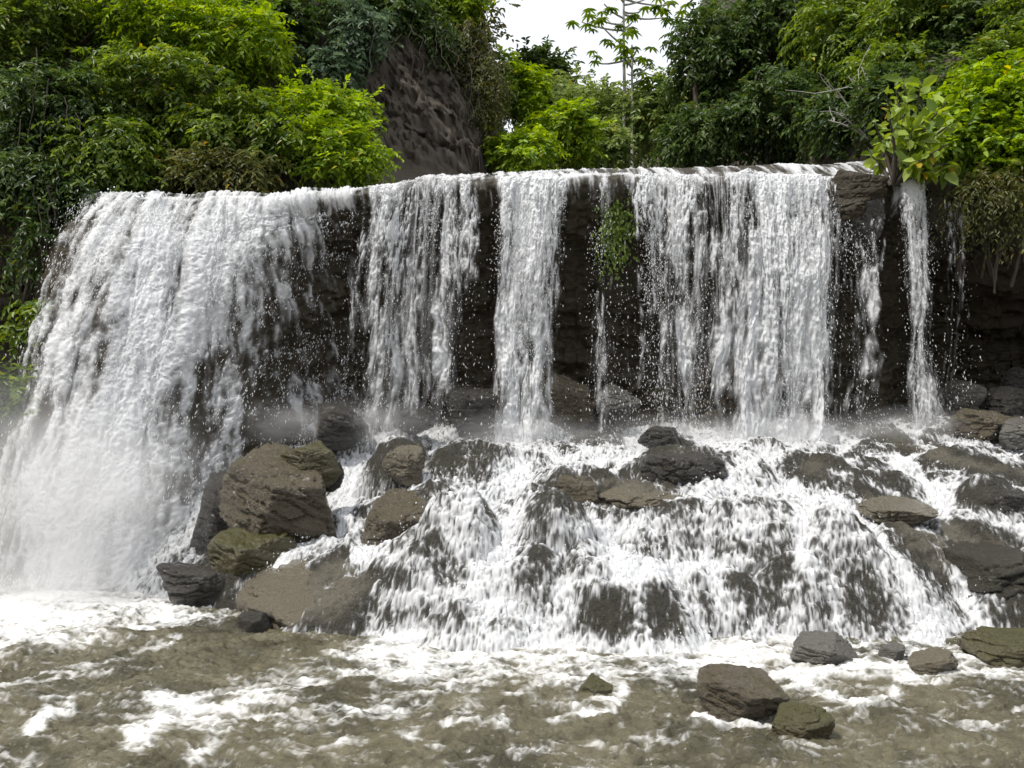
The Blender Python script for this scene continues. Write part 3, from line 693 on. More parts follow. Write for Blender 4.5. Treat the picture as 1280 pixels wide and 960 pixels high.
# ------------------------------------------------------------------ pool
xs = np.concatenate([np.linspace(-40, -6.6, 30)[:-1], np.arange(-6.6, 6.6, .0125), np.linspace(6.6, 40, 30)])
ys = np.concatenate([np.linspace(-25, 4.4, 30)[:-1], np.arange(4.4, 10.4, .0125), np.linspace(10.4, 12.4, 8)])
WX, WY = np.meshgrid(xs, ys, indexing='ij')
PPX, PPY = proj(WX, WY, 0 * WX)
PO_ELL = [(60, 780, 150, 26, -8, .9), (120, 760, 170, 25, 0, 1.0), (800, 822, 430, 32, 0, .92), (480, 850, 230, 26, -4, .52), (760, 842, 150, 24, 0, .72), (1080, 838, 150, 22, 0, .7), (620, 880, 260, 24, 0, .46), (330, 895, 160, 24, -8, .5), (1120, 900, 160, 20, 8, .42), (330, 800, 100, 30, 0, .12), (200, 830, 170, 26, -6, .12), (420, 855, 60, 22, -10, .25), (560, 815, 120, 18, 0, .85),
          (1120, 860, 160, 26, 0, .30), (1000, 935, 300, 30, 0, .22), (680, 920, 200, 30, 0, .30), (60, 900, 90, 20, 0, .25), (820, 890, 60, 30, 0, .25), (100, 935, 120, 18, 0, .3)]
PO_STR = [([(300, 745), (330, 740), (380, 775)], 14, 1.), ([(160, 930), (200, 910), (200, 880), (260, 890)], 15, .95), ([(40, 915), (65, 885), (90, 880)], 10, .9), ([(240, 945), (270, 925)], 14, .9),
          ([(560, 850), (420, 840), (330, 870), (250, 900)], 12, .72), ([(440, 890), (520, 880), (600, 885)], 10, .72), ([(470, 890), (540, 860), (640, 845)], 8, .65), ([(690, 900), (740, 880), (780, 870)], 8, .62),
          ([(1000, 850), (1070, 885), (1120, 870)], 10, .8), ([(880, 845), (1000, 840), (1200, 840), (1290, 850)], 10, .8), ([(1100, 880), (1190, 900), (1250, 915)], 9, .55), ([(640, 905), (560, 905)], 8, .6), ([(980, 925), (1060, 950)], 8, .5), ([(720, 886), (745, 893), (775, 880), (780, 858), (760, 846)], 6, .85), ([(868, 893), (900, 905), (970, 912)], 5, .8), ([(985, 838), (1030, 842), (1078, 834)], 7, .95), ([(1120, 846), (1165, 854), (1205, 848)], 6, .8), ([(640, 940), (800, 925), (900, 935)], 6, .5), ([(420, 930), (520, 920), (560, 940)], 7, .6),
          ([(-20, 770), (120, 750), (200, 745)], 22, 1.0), ([(-20, 810), (100, 790), (180, 770)], 12, .7), ([(0, 860), (120, 830), (220, 800)], 6, .55), ([(40, 850), (200, 835)], 4, .5)]
pden = art(PPX, PPY, .33, PO_ELL, PO_STR)
wx = WX + .22 * (fbm2(WX * 2.2, WY * 2.2, 3, 4) - .5); wy = WY + .35 * (fbm2(WX * 1.8, WY * 1.8, 4, 4) - .5)
pr = nz(ridge(fbm2(wx * 2.6 + wy * .8, wy * 6.0, 11, 5)) ** 2 + .7 * ridge(fbm2(wx * 7, wy * 13, 12, 4)) ** 2)
pf2 = nz(ridge(fbm2(wx * 18 + wy * 5, wy * 30, 17, 4))); pc = nz(fbm2(WX * 1.6, WY * 3.0, 13, 4))
pf = 1.9 * (pden - .55) + .26 * pr + .13 * pf2 + .08 * pc + .05 * nz(fbm2(wx * 34, wy * 44, 14, 3))
foam = sstep(-.32, 1.05, pf) * .93
infine = (np.abs(WX) < 6.5) & (WY > 4.5) & (WY < 10.3)
chop = sstep(4, 8, WY)
wz = (fbm2(wx * 1.6 + .5 * wy, wy * 3.2, 15, 5) - .5) * (.10 + .06 * chop) + (ridge(fbm2(wx * 5, wy * 9, 16, 4)) - .6) * .085 + (ridge(fbm2(wx * 13 + wy * 4, wy * 22, 18, 3)) - .6) * .032 + .02 * foam
wz = np.where(infine, wz, -.005) - .01
np_mesh('water', np.stack([WX, WY, wz], -1).reshape(-1, 3), grid_faces(*WX.shape), M_water, attrs={'foam': np.where(infine, foam, .05)})['kind'] = 'structure'
print('pool', round(time.time() - T0, 1))

# ------------------------------------------------------------------ boulders
def ico(sub):
    import bmesh
    bm = bmesh.new(); bmesh.ops.create_icosphere(bm, subdivisions=sub, radius=1.0)
    bm.verts.ensure_lookup_table()
    V = np.array([v.co[:] for v in bm.verts]); F = np.array([[v.index for v in f.verts] for f in bm.faces]); bm.free()
    return V, F
ICO = {k: ico(k) for k in (4, 5, 6)}
def boulder(label, l, t, rgt, b, d, mat, seed, dep=0.9, facets=9, strat=0.5, tilt=0.0, sub=5, name='boulder', cat='boulder', sink=.15, group=None, box=None, pitch=0.0, top=None):
    """rock whose silhouette fills photo px l,t,rgt,b at distance d; box gives half sizes in metres for flat slabs"""
    r = np.random.RandomState(seed)
    sub = 6
    D, F = ICO[sub]
    w = (rgt - l) / FOC * d / 2; h = (b - t) / FOC * d / 2; dp = w * dep
    S = np.array([w, dp, h * (1 + sink)]) if box is None else np.array(box)
    nrm = r.normal(0, 1, (facets, 3)); nrm[:, 2] *= .8; nrm /= np.linalg.norm(nrm, axis=1, keepdims=True)
    nrm = np.concatenate([nrm, unit(np.array([top or (r.normal(0, .25), -.25, 1.), (.3, -.9, -.35), (-.55, -.8, -.05), (0, 0, -1)]))]); dist = np.concatenate([r.uniform(.50, .84, facets), [.62, .66, .70, .8]])
    if facets >= 10: dist[-4:] += .2           # water-rounded
    if box is not None: dist = dist + .14
    Dn = D + (fbm3(D[:, 0] * 2, D[:, 1] * 2, D[:, 2] * 2, seed + 9, 3)[:, None] - .5) * .10
    dots = np.maximum(Dn @ nrm.T, 1e-3); rad = dist / dots
    rr = -np.log(np.exp(-np.minimum(rad, 3) * 85).sum(1) + math.exp(-85 * 1.0)) / 85
    Q = D * rr[:, None]
    ext = Q.max(0) - Q.min(0); Q = (Q - (Q.max(0) + Q.min(0)) / 2) / ext * 2
    ca, sa = math.cos(tilt), math.sin(tilt)
    M = Q * S / max(S[0], S[2]) + seed * 3.1       # unit-size coordinates, so grain does not stretch
    lay = M[:, 2] * ca + M[:, 0] * sa + .05 * (fbm3(M[:, 0] * 1.3, M[:, 1] * 1.3, M[:, 2] * 1.3, seed + 2, 3) - .5)
    ns = fbm3(M[:, 0] * 1.6, M[:, 1] * 1.6, lay * 2.2, seed, 6, .58) - .5
    st = n2(lay * 7, M[:, 0] * .6 + seed, seed) - .5; st2 = n2(lay * 17, M[:, 0] * 1.1 + seed, seed + 1) - .5
    cr = ridge(fbm3(M[:, 0] * 1.8, M[:, 1] * 1.8, lay * 5.5, seed + 5, 3)); cr2 = ridge(fbm3(M[:, 0] * 4, M[:, 1] * 4, M[:, 2] * 4, seed + 7, 3))
    groove = np.clip((cr - .88) / .12, 0, 1) ** 1.5 * .09 + np.clip((cr2 - .92) / .08, 0, 1) * .03
    micro = (fbm3(M[:, 0] * 14, M[:, 1] * 14, lay * 18, seed + 11, 3) - .5) * .035
    Q = Q * (1 + ns * .12 + np.sign(st) * np.abs(st) ** .5 * .028 * strat + st2 * .03 * strat - groove * 1.1 + micro)[:, None]
    c = P((l + rgt) / 2, (t + b) / 2, d)
    if box is None: c[2] -= h * sink
    base = c.copy(); base[2] -= S[2]
    W3 = Q * S
    if pitch:
        cp, sp_ = math.cos(pitch), math.sin(pitch); W3 = np.stack([W3[:, 0], W3[:, 1] * cp - W3[:, 2] * sp_, W3[:, 1] * sp_ + W3[:, 2] * cp], 1)
    o = np_mesh(name, W3 + (c - base), F, mat)
    o.location = tuple(base)
    return tag(o, label, cat, group)

boulder('largest slanting layered brown boulder of the left pile, bare and wet', 278, 556, 424, 672, 9.7, M_boul, 101, .8, 6, 1.2, .45, 6, top=(.25, -.45, 1.0))
boulder('olive topped rock perched on the right shoulder of the big layered boulder', 354, 551, 427, 602, 9.75, M_boulmoss, 102, .8, 8, .8)
boulder('small dark wet rock wedged under the olive perched rock', 392, 574, 430, 610, 9.85, M_bouldark, 103, .8)
boulder('dark layered rock leaning behind the left side of the big boulder', 238, 586, 312, 690, 9.9, M_bouldark, 104, .8, 8, 1.4, .2)
boulder('low rock with an ochre wet top under the big layered boulder', 262, 663, 370, 730, 9.25, M_boulmoss, 105, .8, 8, .8, .2)
boulder('dark rock at the waterline, lowest of the left pile', 205, 700, 305, 760, 9.15, M_bouldark, 106, .8, 8, .8)
boulder('tan topped rock with a dark undercut face standing between two white channels', 448, 610, 542, 698, 9.4, M_boul, 107, .8, 6, 1.2, -.2, top=(.1, -.5, 1.0))
boulder('flat tan rock cap resting on a wet rounded boulder', 478, 556, 530, 600, 10.2, M_slab, 108, .8, 8, 1.0)
boulder('rounded dark boulder in the mist under the thin veil', 392, 503, 460, 556, 11.5, M_bouldark, 109, .9, 12, .4)
boulder('small rounded rock in the mist left of the twin rocks at the cliff foot', 494, 504, 548, 540, 11.9, M_bouldark, 110, .9, 12, .5)
boulder('dark upright rock at the cliff foot just left of the middle column', 556, 482, 622, 538, 12.0, M_bouldark, 111, .9, 8, 1.)
boulder('brown rock at the cliff foot just right of the middle column', 674, 468, 742, 528, 12.4, M_boul, 112, .9, 8, 1.)
boulder('rusty grey rounded rock under the mossy trickles', 742, 480, 800, 522, 12.4, M_boulgrey, 113, .9, 10, .6)
boulder('angular brown boulder with a dark front, biggest in the pool', 868, 836, 980, 900, 6.1, M_boul, 120, .75, 5, .7, .35, 6, sink=.05, top=(.38, -.35, 1.0))
boulder('mossy lumpy rock touching the big pool boulder', 962, 880, 1036, 932, 5.75, M_boulmoss, 121, .8, 9, .7, sink=.1)
boulder('oval grey rock in the foam at the foot of the cascade', 990, 794, 1072, 836, 7.2, M_boulgrey, 122, .8, 9, .6)
boulder('flat olive grey rock awash between the oval grey rock and the mossy rock', 1128, 810, 1200, 848, 6.95, M_slab, 123, .8, 9, .6)
boulder('smallest grey stone poking out of the foam beside the flat olive rock', 1098, 804, 1130, 826, 7.2, M_boulgrey, 124, .8, 9, .5, sub=4)
boulder('yellow green mossy rock cut off by the right edge of the photo', 1214, 787, 1320, 834, 7.3, M_boulmoss, 125, .8, 9, .7)
boulder('small mossy rock with foam curling round it in the middle of the pool', 713, 845, 766, 884, 6.5, M_boulmoss, 126, .8, 9, .7, sub=4)
boulder('little dark stone at the left foot of the broad tan slab', 298, 764, 338, 788, 8.15, M_bouldark, 127, .8, 9, .7, sub=4)
boulder('dark knobbly rock breaking the foam below the broad curtain', 798, 532, 852, 560, 11.0, M_bouldark, 128, .8, 9, .7)
boulder('flat bare tan slab in the middle of the cascade', 735, 598, 858, 646, 9.6, M_slab, 129, .9, 6, .8, -.1, box=(.62, .55, .16), pitch=.12, name='rock_slab', cat='rock slab')
boulder('broad low tan slab with dripping front edge at the left end of the cascade', 316, 700, 490, 780, 8.85, M_slab, 130, .62, 6, .8, .05, box=(.92, .85, .24), pitch=.30, name='rock_slab', cat='rock slab')
boulder('huge grey brown ledge block at the right end of the cascade', 1098, 655, 1340, 780, 9.0, M_bed, 131, .75, 6, 1.2, -.1, box=(1.12, .85, .46), pitch=.08, name='rock_slab', cat='rock slab')
boulder('thin tan slab lying just above the huge right ledge block', 1075, 618, 1162, 658, 9.2, M_slab, 132, .9, 6, 1., -.1, box=(.42, .4, .13), pitch=.1, name='rock_slab', cat='rock slab')
boulder('dark wet rock between rivulets above the right ledge block', 1222, 606, 1276, 648, 9.3, M_bouldark, 133, .9, 8, .7)
boulder('low dark wet block in the cascade straight below the dark knobbly rock', 800, 562, 905, 612, 10.0, M_bouldark, 150, .9, 6, .8, .1)
boulder('small brown wet rock at the left end of the flat bare tan slab', 690, 592, 752, 640, 9.55, M_boul, 151, .9, 7, .8, -.1)
boulder('dark wet hump splitting the white run right of the tan topped rock', 536, 668, 604, 742, 8.62, M_bouldark, 152, .8, 8, .7)
boulder('dark wet lump low in the middle of the cascade face', 745, 735, 822, 806, 7.95, M_bouldark, 153, .7, 8, .7)
boulder('long tan stone at the mouth of the dark cave', 1190, 510, 1272, 548, 11.6, M_boul, 134, .8, 8, 1.)
boulder('pale blocky stone nearest the right edge at the cave mouth', 1244, 522, 1300, 556, 11.2, M_boulgrey, 135, .8, 7, .7)
boulder('dim grey rock inside the cave mouth beside the slim water rope', 1178, 474, 1230, 512, 12.6, M_bouldark, 136, .8, 8, .7)
boulder('dim flat rock deeper in the cave behind the long tan stone', 1226, 482, 1290, 514, 12.8, M_bouldark, 137, .8, 8, .7)
boulder('dim tilted rock high in the cave mouth by the right edge', 1250, 458, 1310, 500, 13.2, M_bouldark, 138, .8, 8, .7)
boulder('dark mossy boulder sitting on the lip left of the bush', 1034, 210, 1102, 272, 12.3, M_cliff, 139, .8, 8, 1.2)
boulder('small dark wet rock under the lip boulder', 1058, 240, 1104, 296, 12.2, M_bouldark, 140, .8, 8, 1.)
boulder('black wet lip rock between the slim water rope and the faint fan', 1158, 216, 1200, 290, 12.5, M_cliff, 141, .9, 8, 1.)
print('boulders', round(time.time() - T0, 1))

# ------------------------------------------------------------------ hills
def hill_z(x, y):
    val = 5.6 + np.clip((y - 15) * .09, -1, 8)
    fl = np.interp(x, [-20, -9, -6, -3.6, -2.4, -1.6, -0.7, -0.35, 0.0, 0.5, 6], [11.0, 12.2, 12.9, 13.6, 15.0, 15.6, 16.4, 19, 32, 60, 90])
    lh = np.clip((y - fl) * 1.55, -1, 13) + np.clip((y - fl - 8) * .4, 0, 8)
    fr_ = np.interp(x - .21 * np.clip(y - 14, 0, 99), [-2, 2.9, 3.6, 4.6, 5.8, 7.0, 8.5, 14, 30], [95, 80, 45, 24, 16.5, 13.4, 12.7, 12, 11])
    rh = np.clip((y - fr_) * 1.0, -1, 12) + np.clip((y - fr_ - 10) * .4, 0, 8)
    back = np.clip((y - 34) * .45, -1, 12)
    lh = np.minimum(lh, np.interp(x, [-2.6, -1.3, -1.0, -.3, 0], [16, 8.2, 6.2, 3.7, 1.5]) + .8 * (fbm2(x * 2, y * 2, 63, 3) - .5))
    lh = lh * sstep(11.9, 12.6, y); rh = rh * sstep(11.9, 12.6, y)
    h = np.maximum(np.maximum(lh, rh), np.maximum(back, 0))
    bed = np.interp(y, [11, 12.6, 14.5, 17, 22], [3.5, 4.2, 5.0, 5.6, 5.6])      # below the rock bed of the river
    val = np.where(h < .02, np.minimum(val, bed), val)
    return val + h + (fbm2(x * .7, y * .7, 61, 5) - .5) * np.clip(h, 0, 1.2) * 1.3
hx = np.concatenate([np.arange(-26, -4, .12), np.arange(-4, 1, .035), np.arange(1, 30, .12)]); hy = np.concatenate([np.arange(11.4, 14.5, .10), np.arange(14.5, 20.5, .028), np.arange(20.5, 24, .1), np.arange(24, 75, .4)])
HX, HY = np.meshgrid(hx, hy, indexing='ij'); HZ = hill_z(HX, HY)
bl = sstep(0, 1.0, HZ - 6.4) * sstep(-5, -4, HX) * (HX < 1)
ban = HZ * 1.6 + .8 * HX + .5 * (fbm2(HX * 1.5, HY * 1.5, 77, 3) - .5)      # tilted soil and shale beds
HY = HY - bl * ((n2(ban * 2.2, HX * .8, 73) - .5) * .16 + (n2(ban * 6, HX * 1.6, 74) - .5) * .10 + (fbm2(HX * 2.5, HZ * 2.0, 75, 6, .62) - .5) * .75 + (ridge(fbm2(HX * 3 + HZ, HZ * 2.6, 76, 4)) - .6) * .3 + (fbm2(HX * 9, HZ * 9, 78, 4, .65) - .5) * .38 + (ridge(fbm2(HX * 4 + HZ * 2, HZ * 7, 79, 4)) - .6) * .22)
HZ = HZ + (ridge(fbm2(HX * 1.3 - HY * .5, HZ * 1.4, 71, 4)) - .6) * .35 * sstep(0, 1, HZ - 6.5)
Fh = grid_faces(*HX.shape)
wet = (HY < 17.5) & (HZ < 5.75) | (HY < 12.5)
Fh = Fh[~wet.ravel()[Fh].all(1)]
np_mesh('hillside', np.stack([HX, HY, HZ], -1).reshape(-1, 3), Fh, M_soil)['kind'] = 'structure'
# outer banks and ground far round the camera, so the place does not end at the frame
gxx = np.linspace(-60, 60, 120); gyy = np.linspace(-40, 13, 60)
AX, AY = np.meshgrid(gxx, gyy, indexing='ij')
AZ = -1.2 + np.clip((np.abs(AX) - 11) * .7, 0, 14) + np.clip((-AY - 22) * .5, 0, 8) + (fbm2(AX * .3, AY * .3, 5, 4) - .5) * 1.0
np_mesh('ground', np.stack([AX, AY, AZ], -1).reshape(-1, 3), grid_faces(*AX.shape), M_soil)['kind'] = 'structure'

# ------------------------------------------------------------------ plants
def surf_d(px, py, d0=11.5, d1=60):
    q = np.arange(d0, d1, .1); z = CAM_Z - (py - 480) / FOC * q; x = (px - 640) / FOC * q
    hit = np.nonzero(hill_z(x, q) > z)[0]
    return q[hit[0]] if len(hit) else d1
PAL = {   # (dark, light) leaf colours; BR has sunlit brightness painted in, PA the valley haze
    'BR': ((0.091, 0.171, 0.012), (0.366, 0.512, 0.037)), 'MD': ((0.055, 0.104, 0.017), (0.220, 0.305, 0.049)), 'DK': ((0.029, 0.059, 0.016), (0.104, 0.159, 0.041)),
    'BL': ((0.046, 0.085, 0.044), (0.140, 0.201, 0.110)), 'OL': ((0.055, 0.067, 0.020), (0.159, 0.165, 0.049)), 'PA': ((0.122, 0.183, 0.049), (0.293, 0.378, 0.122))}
def leaf_geo(B, A, Nn, Ln, Wd, col, fold=.22):
    S = np.cross(A, Nn); S /= np.linalg.norm(S, axis=1, keepdims=True) + 1e-9
    U = np.cross(S, A)
    L_, W_ = Ln[:, None], Wd[:, None]
    tipd = -U * L_ * .18
    v = [B, B + A * L_ * .30 + S * W_ * .46 + U * W_ * fold, B + A * L_ * .68 + S * W_ * .36 + U * W_ * fold + tipd * .4,
         B + A * L_ + tipd, B + A * L_ * .68 - S * W_ * .36 + U * W_ * fold + tipd * .4, B + A * L_ * .30 - S * W_ * .46 + U * W_ * fold]
    n = len(B)
    V = np.stack(v, 1).reshape(-1, 3)
    F = (np.arange(n)[:, None, None] * 6 + np.array([[0, 1, 2, 3], [0, 3, 4, 5]])[None]).reshape(-1, 4)
    return V, F, np.repeat(col, 6, 0)

def twig_leaves(r, C, D, nl, tl, L, W, pal, droop=.5, up=.6):
    """twigs at C heading D; nl leaves each, twig length tl -> leaf arrays"""
    n = len(C)
    k = np.tile(np.arange(nl), n); ti = np.repeat(np.arange(n), nl)
    f = (k + .5) / nl
    tlv = tl * r.uniform(.6, 1.3, n)[ti]
    Dd = D[ti].copy(); pos = C[ti] + Dd * (tlv * f)[:, None]; pos[:, 2] -= droop * tlv * f * f * .7
    tang = Dd.copy(); tang[:, 2] -= droop * f * 1.3; tang = unit(tang)
    side = unit(np.cross(tang, np.array([[0, 0, 1.]])) + 1e-4) * np.where(k % 2 == 0, 1, -1)[:, None]
    A = unit(tang * .75 + side * .85 + r.normal(0, .22, (n * nl, 3)) + np.array([[0, 0, -.25 * droop]]))
    Nn = unit(np.array([[0, 0, 1.]]) * up + r.normal(0, .38, (n * nl, 3)) + Dd * .3)
    lo, hi = np.array(PAL[pal][0]), np.array(PAL[pal][1])
    m = np.clip(r.normal(.45, .28, n)[ti] + r.normal(0, .18, n * nl), 0, 1)[:, None]
    col = lo + (hi - lo) * m
    yel = r.rand(n * nl) < .02; col[yel] = col[yel] * np.array([1.9, 1.2, .7])
    sc_ = r.uniform(.65, 1.25, n * nl)
    return pos, A, Nn, L * sc_, W * sc_ * r.uniform(.85, 1.15, n * nl), col

def crown_points(r, blobs, n, shell=.55):
    """clumps through the volume of several ellipsoids"""
    vol = np.array([b[3] * b[4] * b[5] for b in blobs]) ** (2 / 3.); pick = r.choice(len(blobs), n, p=vol / vol.sum())
    B = np.array(blobs)[pick]
    d = unit(r.normal(0, 1, (n, 3))); rad = r.rand(n) ** (1 / 3.) * (1 - shell) + shell * (0.55 + .45 * r.rand(n))
    lump = 0.72 + .56 * fbm3(d[:, 0] * 2 + B[:, 0], d[:, 1] * 2 + B[:, 1], d[:, 2] * 2 + B[:, 2], 5, 3)
    return B[:, :3] + d * (rad * lump)[:, None] * B[:, 3:6], d

def branch(p0, p1, r0, r1, r, n=7, wob=.08, sag=0.0):
    t = np.linspace(0, 1, n)[:, None]; p0 = np.asarray(p0, float); p1 = np.asarray(p1, float)
    L = np.linalg.norm(p1 - p0)
    pts = p0 + (p1 - p0) * t + np.cumsum(r.normal(0, wob * L / n, (n, 3)), 0) * np.sin(t * np.pi) * 1.0
    pts[:, 2] += sag * L * np.sin(t[:, 0] * np.pi)
    return pts, np.linspace(r0, r1, n)

def plant(name, label, cat, px, py, d, rw, rh, pal, seed, clumps=60, tw=8, nl=9, L=.105, W=.046, tl=.38, droop=.5, lobes=4, trunk=.05, ground=None,
          group=None, depth=1.0, stems=1, flat=1.0, crown='crown', trunkname='trunk', bare=.0, barkmat=None, clr=.22):
    r = np.random.RandomState(seed)
    d = min(d, surf_d(px, py) - .25 * rw / FOC * d * depth)
    c = P(px, py, d); a = rw / FOC * d; h = rh / FOC * d
    blobs = [(0, 0, 0, a * .72, a * .72 * depth, h * .72)]
    for i in range(lobes):
        ang = r.uniform(0, 2 * np.pi); el = r.uniform(-.7, .9)
        blobs.append((math.cos(ang) * a * .55, math.sin(ang) * a * .55 * depth, el * h * .55, a * r.uniform(.3, .5), a * r.uniform(.3, .5) * depth, h * r.uniform(.3, .5)))
    gz = hill_z(c[0], c[1]) if ground is None else ground
    basez = min(float(gz), c[2] - .25 * h) - .1
    base = np.array([c[0], c[1] + .15 * a, basez])
    root = thing(name, base, label, cat, group)
    K, dirs = crown_points(r, blobs, clumps)
    ti = np.repeat(np.arange(clumps), tw)
    C = K[ti] + r.normal(0, clr * .6, (len(ti), 3)) * np.array([1, 1, .7]); D = unit(dirs[ti] * .55 + r.normal(0, .55, (len(ti), 3)) + np.array([[0, 0, .15]]))
    la = twig_leaves(r, C, D, nl, tl, L, W, pal, droop)
    V, F, col = leaf_geo(*la)
    np_mesh(crown, V + (c - base), F, M_leaf, root, True, tint=col)
    paths = []
    cc = c - base
    for s in range(stems):
        tip = cc + np.array([r.normal(0, .2) * a, r.normal(0, .15) * a, h * (.15 + .3 * r.rand())]) if stems == 1 else cc + np.array([r.normal(0, .45) * a, r.normal(0, .4) * a, h * .2 * r.normal()])
        foot = np.array([r.normal(0, .02 + .06 * (stems > 1)), r.normal(0, .03), 0])
        tr = branch(foot, tip, trunk, trunk * .4, r, 9, .10); paths.append(tr)
        for j in range(5 if stems == 1 else 3):
            q = K[r.randint(clumps)] + cc
            st = tr[0][r.randint(4, 9)]
            paths.append(branch(st, q, trunk * .42, trunk * .10, r, 6, .12))
    if bare:
        for j in range(int(bare)):
            q = K[r.randint(clumps)] + cc; q2 = q + r.normal(0, .4, 3) * np.array([1, .6, 1]) * a
            paths.append(branch(q, q2, .012, .004, r, 6, .15))
    Vt, Ft = tubes(paths, 6)
    np_mesh(trunkname, Vt, Ft, barkmat or M_bark, root)
    return root

SH = dict(crown='foliage', trunkname='stem', stems=3, trunk=.03)
GL = 'shrubs on the left slope'; GM = 'shrubs up the valley'; GR = 'trees behind the right half of the fall'
# left slope
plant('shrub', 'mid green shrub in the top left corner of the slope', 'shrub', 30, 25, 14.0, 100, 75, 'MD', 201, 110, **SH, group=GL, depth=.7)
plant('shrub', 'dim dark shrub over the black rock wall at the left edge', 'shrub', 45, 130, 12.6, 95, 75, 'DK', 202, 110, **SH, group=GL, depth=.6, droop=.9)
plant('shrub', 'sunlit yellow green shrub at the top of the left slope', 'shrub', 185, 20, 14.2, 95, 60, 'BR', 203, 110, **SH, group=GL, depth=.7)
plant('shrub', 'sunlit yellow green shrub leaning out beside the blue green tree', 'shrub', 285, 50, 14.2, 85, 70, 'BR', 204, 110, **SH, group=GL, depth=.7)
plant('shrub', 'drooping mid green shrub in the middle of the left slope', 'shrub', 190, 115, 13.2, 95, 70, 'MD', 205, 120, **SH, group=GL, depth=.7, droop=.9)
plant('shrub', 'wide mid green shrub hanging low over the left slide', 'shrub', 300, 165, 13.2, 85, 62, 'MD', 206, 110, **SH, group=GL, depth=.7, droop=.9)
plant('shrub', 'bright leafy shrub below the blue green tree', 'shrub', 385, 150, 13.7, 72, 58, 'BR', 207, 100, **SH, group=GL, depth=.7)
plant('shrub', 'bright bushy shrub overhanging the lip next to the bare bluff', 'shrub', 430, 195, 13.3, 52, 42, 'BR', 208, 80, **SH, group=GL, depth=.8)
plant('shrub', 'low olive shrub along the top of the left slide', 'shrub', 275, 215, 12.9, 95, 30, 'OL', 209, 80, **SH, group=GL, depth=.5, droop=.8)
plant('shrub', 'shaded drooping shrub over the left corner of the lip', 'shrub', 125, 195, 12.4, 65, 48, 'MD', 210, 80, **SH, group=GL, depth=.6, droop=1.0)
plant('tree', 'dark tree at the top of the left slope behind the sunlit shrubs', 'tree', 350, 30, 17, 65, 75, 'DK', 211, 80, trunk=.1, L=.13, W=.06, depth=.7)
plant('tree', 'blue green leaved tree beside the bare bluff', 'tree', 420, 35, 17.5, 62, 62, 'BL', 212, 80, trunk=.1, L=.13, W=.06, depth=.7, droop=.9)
plant('shrub', 'blue green drooping bough under the blue green tree', 'shrub', 405, 92, 16.2, 52, 34, 'BL', 213, 60, **SH, depth=.7, droop=.9, L=.13, W=.055)
plant('shrub', 'sparse dark creeper on the black wall beside the slide', 'shrub', 30, 300, 11.6, 50, 60, 'DK', 214, 26, **SH, depth=.3, droop=1.2, tw=4)
plant('shrub', 'low green creeper near the foot of the black wall', 'shrub', 45, 410, 11.1, 36, 42, 'MD', 215, 26, **SH, depth=.3, droop=1.0, tw=4)
plant('shrub', 'dark leafy creeper spilling over the black wall top left of the slide', 'shrub', 28, 222, 12.0, 52, 36, 'DK', 255, 60, **SH, depth=.5, droop=1.1)
plant('shrub', 'small dark creeper right at the left shoulder of the slide', 'shrub', 88, 238, 12.0, 30, 36, 'DK', 256, 40, **SH, depth=.5, droop=1.2)
plant('shrub', 'small fern clump at the left edge above the spray', 'shrub', 10, 490, 10.6, 32, 22, 'MD', 216, 18, **SH, depth=.4, tw=5)
plant('tree', 'dark leafy tree crowning the bare bluff', 'tree', 490, 20, 19.5, 62, 45, 'DK', 217, 80, trunk=.1, L=.13, W=.06, depth=.7, droop=.9)
plant('shrub', 'sunny yellow green shrub on top of the bluff', 'shrub', 560, 5, 20.5, 46, 36, 'BR', 218, 70, **SH, L=.13, W=.06)
plant('shrub', 'dark drooping shrub draped over the top of the bare bluff', 'shrub', 525, 48, 18.5, 40, 30, 'DK', 257, 50, **SH, depth=.6, droop=1.3, bare=8)
plant('shrub', 'olive drooping shrub draped over the top right of the bare bluff', 'shrub', 580, 66, 18.5, 34, 36, 'OL', 258, 50, **SH, depth=.6, droop=1.4, bare=10)
plant('tree', 'thin airy sapling rising from the bluff edge against the sky', 'tree', 605, 35, 21, 34, 55, 'OL', 219, 22, tw=4, nl=6, trunk=.04, L=.14, W=.07, lobes=3, bare=8)
plant('shrub', 'olive creeper hanging down the right edge of the bluff', 'shrub', 603, 120, 18.2, 30, 70, 'OL', 220, 60, **SH, droop=1.4, L=.09, W=.035, depth=.7, bare=14)
# valley
plant('shrub', 'tall bright shrub against the right edge of the bluff', 'shrub', 648, 115, 22, 30, 50, 'BR', 221, 60, **SH, group=GM, L=.15, W=.07)
plant('shrub', 'bright low shrub at the lip right of the bluff', 'shrub', 650, 190, 18.5, 42, 32, 'BR', 222, 70, **SH, group=GM, L=.12, W=.06)
plant('shrub', 'bright rounded shrub in the middle of the valley mouth', 'shrub', 700, 172, 21, 46, 42, 'BR', 223, 80, **SH, group=GM, L=.15, W=.07)
plant('shrub', 'light green shrub just left of the twin pale trunks', 'shrub', 748, 182, 22, 46, 34, 'PA', 224, 80, **SH, group=GM, L=.15, W=.07)
plant('tree', 'pale hazy tree in the valley left of the twin pale trunks', 'tree', 725, 145, 27, 46, 40, 'PA', 225, 80, L=.18, W=.09, tl=.6, trunk=.1, clr=.4)
plant('tree', 'pale leafy tree behind the feet of the twin pale trunks', 'tree', 782, 155, 26, 48, 50, 'PA', 226, 90, L=.18, W=.09, tl=.6, trunk=.1, clr=.4)
plant('tree', 'dark round tree far up the valley under the open sky', 'tree', 668, 100, 32, 40, 38, 'DK', 227, 80, L=.22, W=.11, tl=.7, trunk=.15, clr=.5)
plant('tree', 'mid green tree far up the valley between bluff and pale trunks', 'tree', 700, 130, 30, 36, 28, 'PA', 228, 60, L=.2, W=.1, tl=.6, trunk=.12, clr=.5)
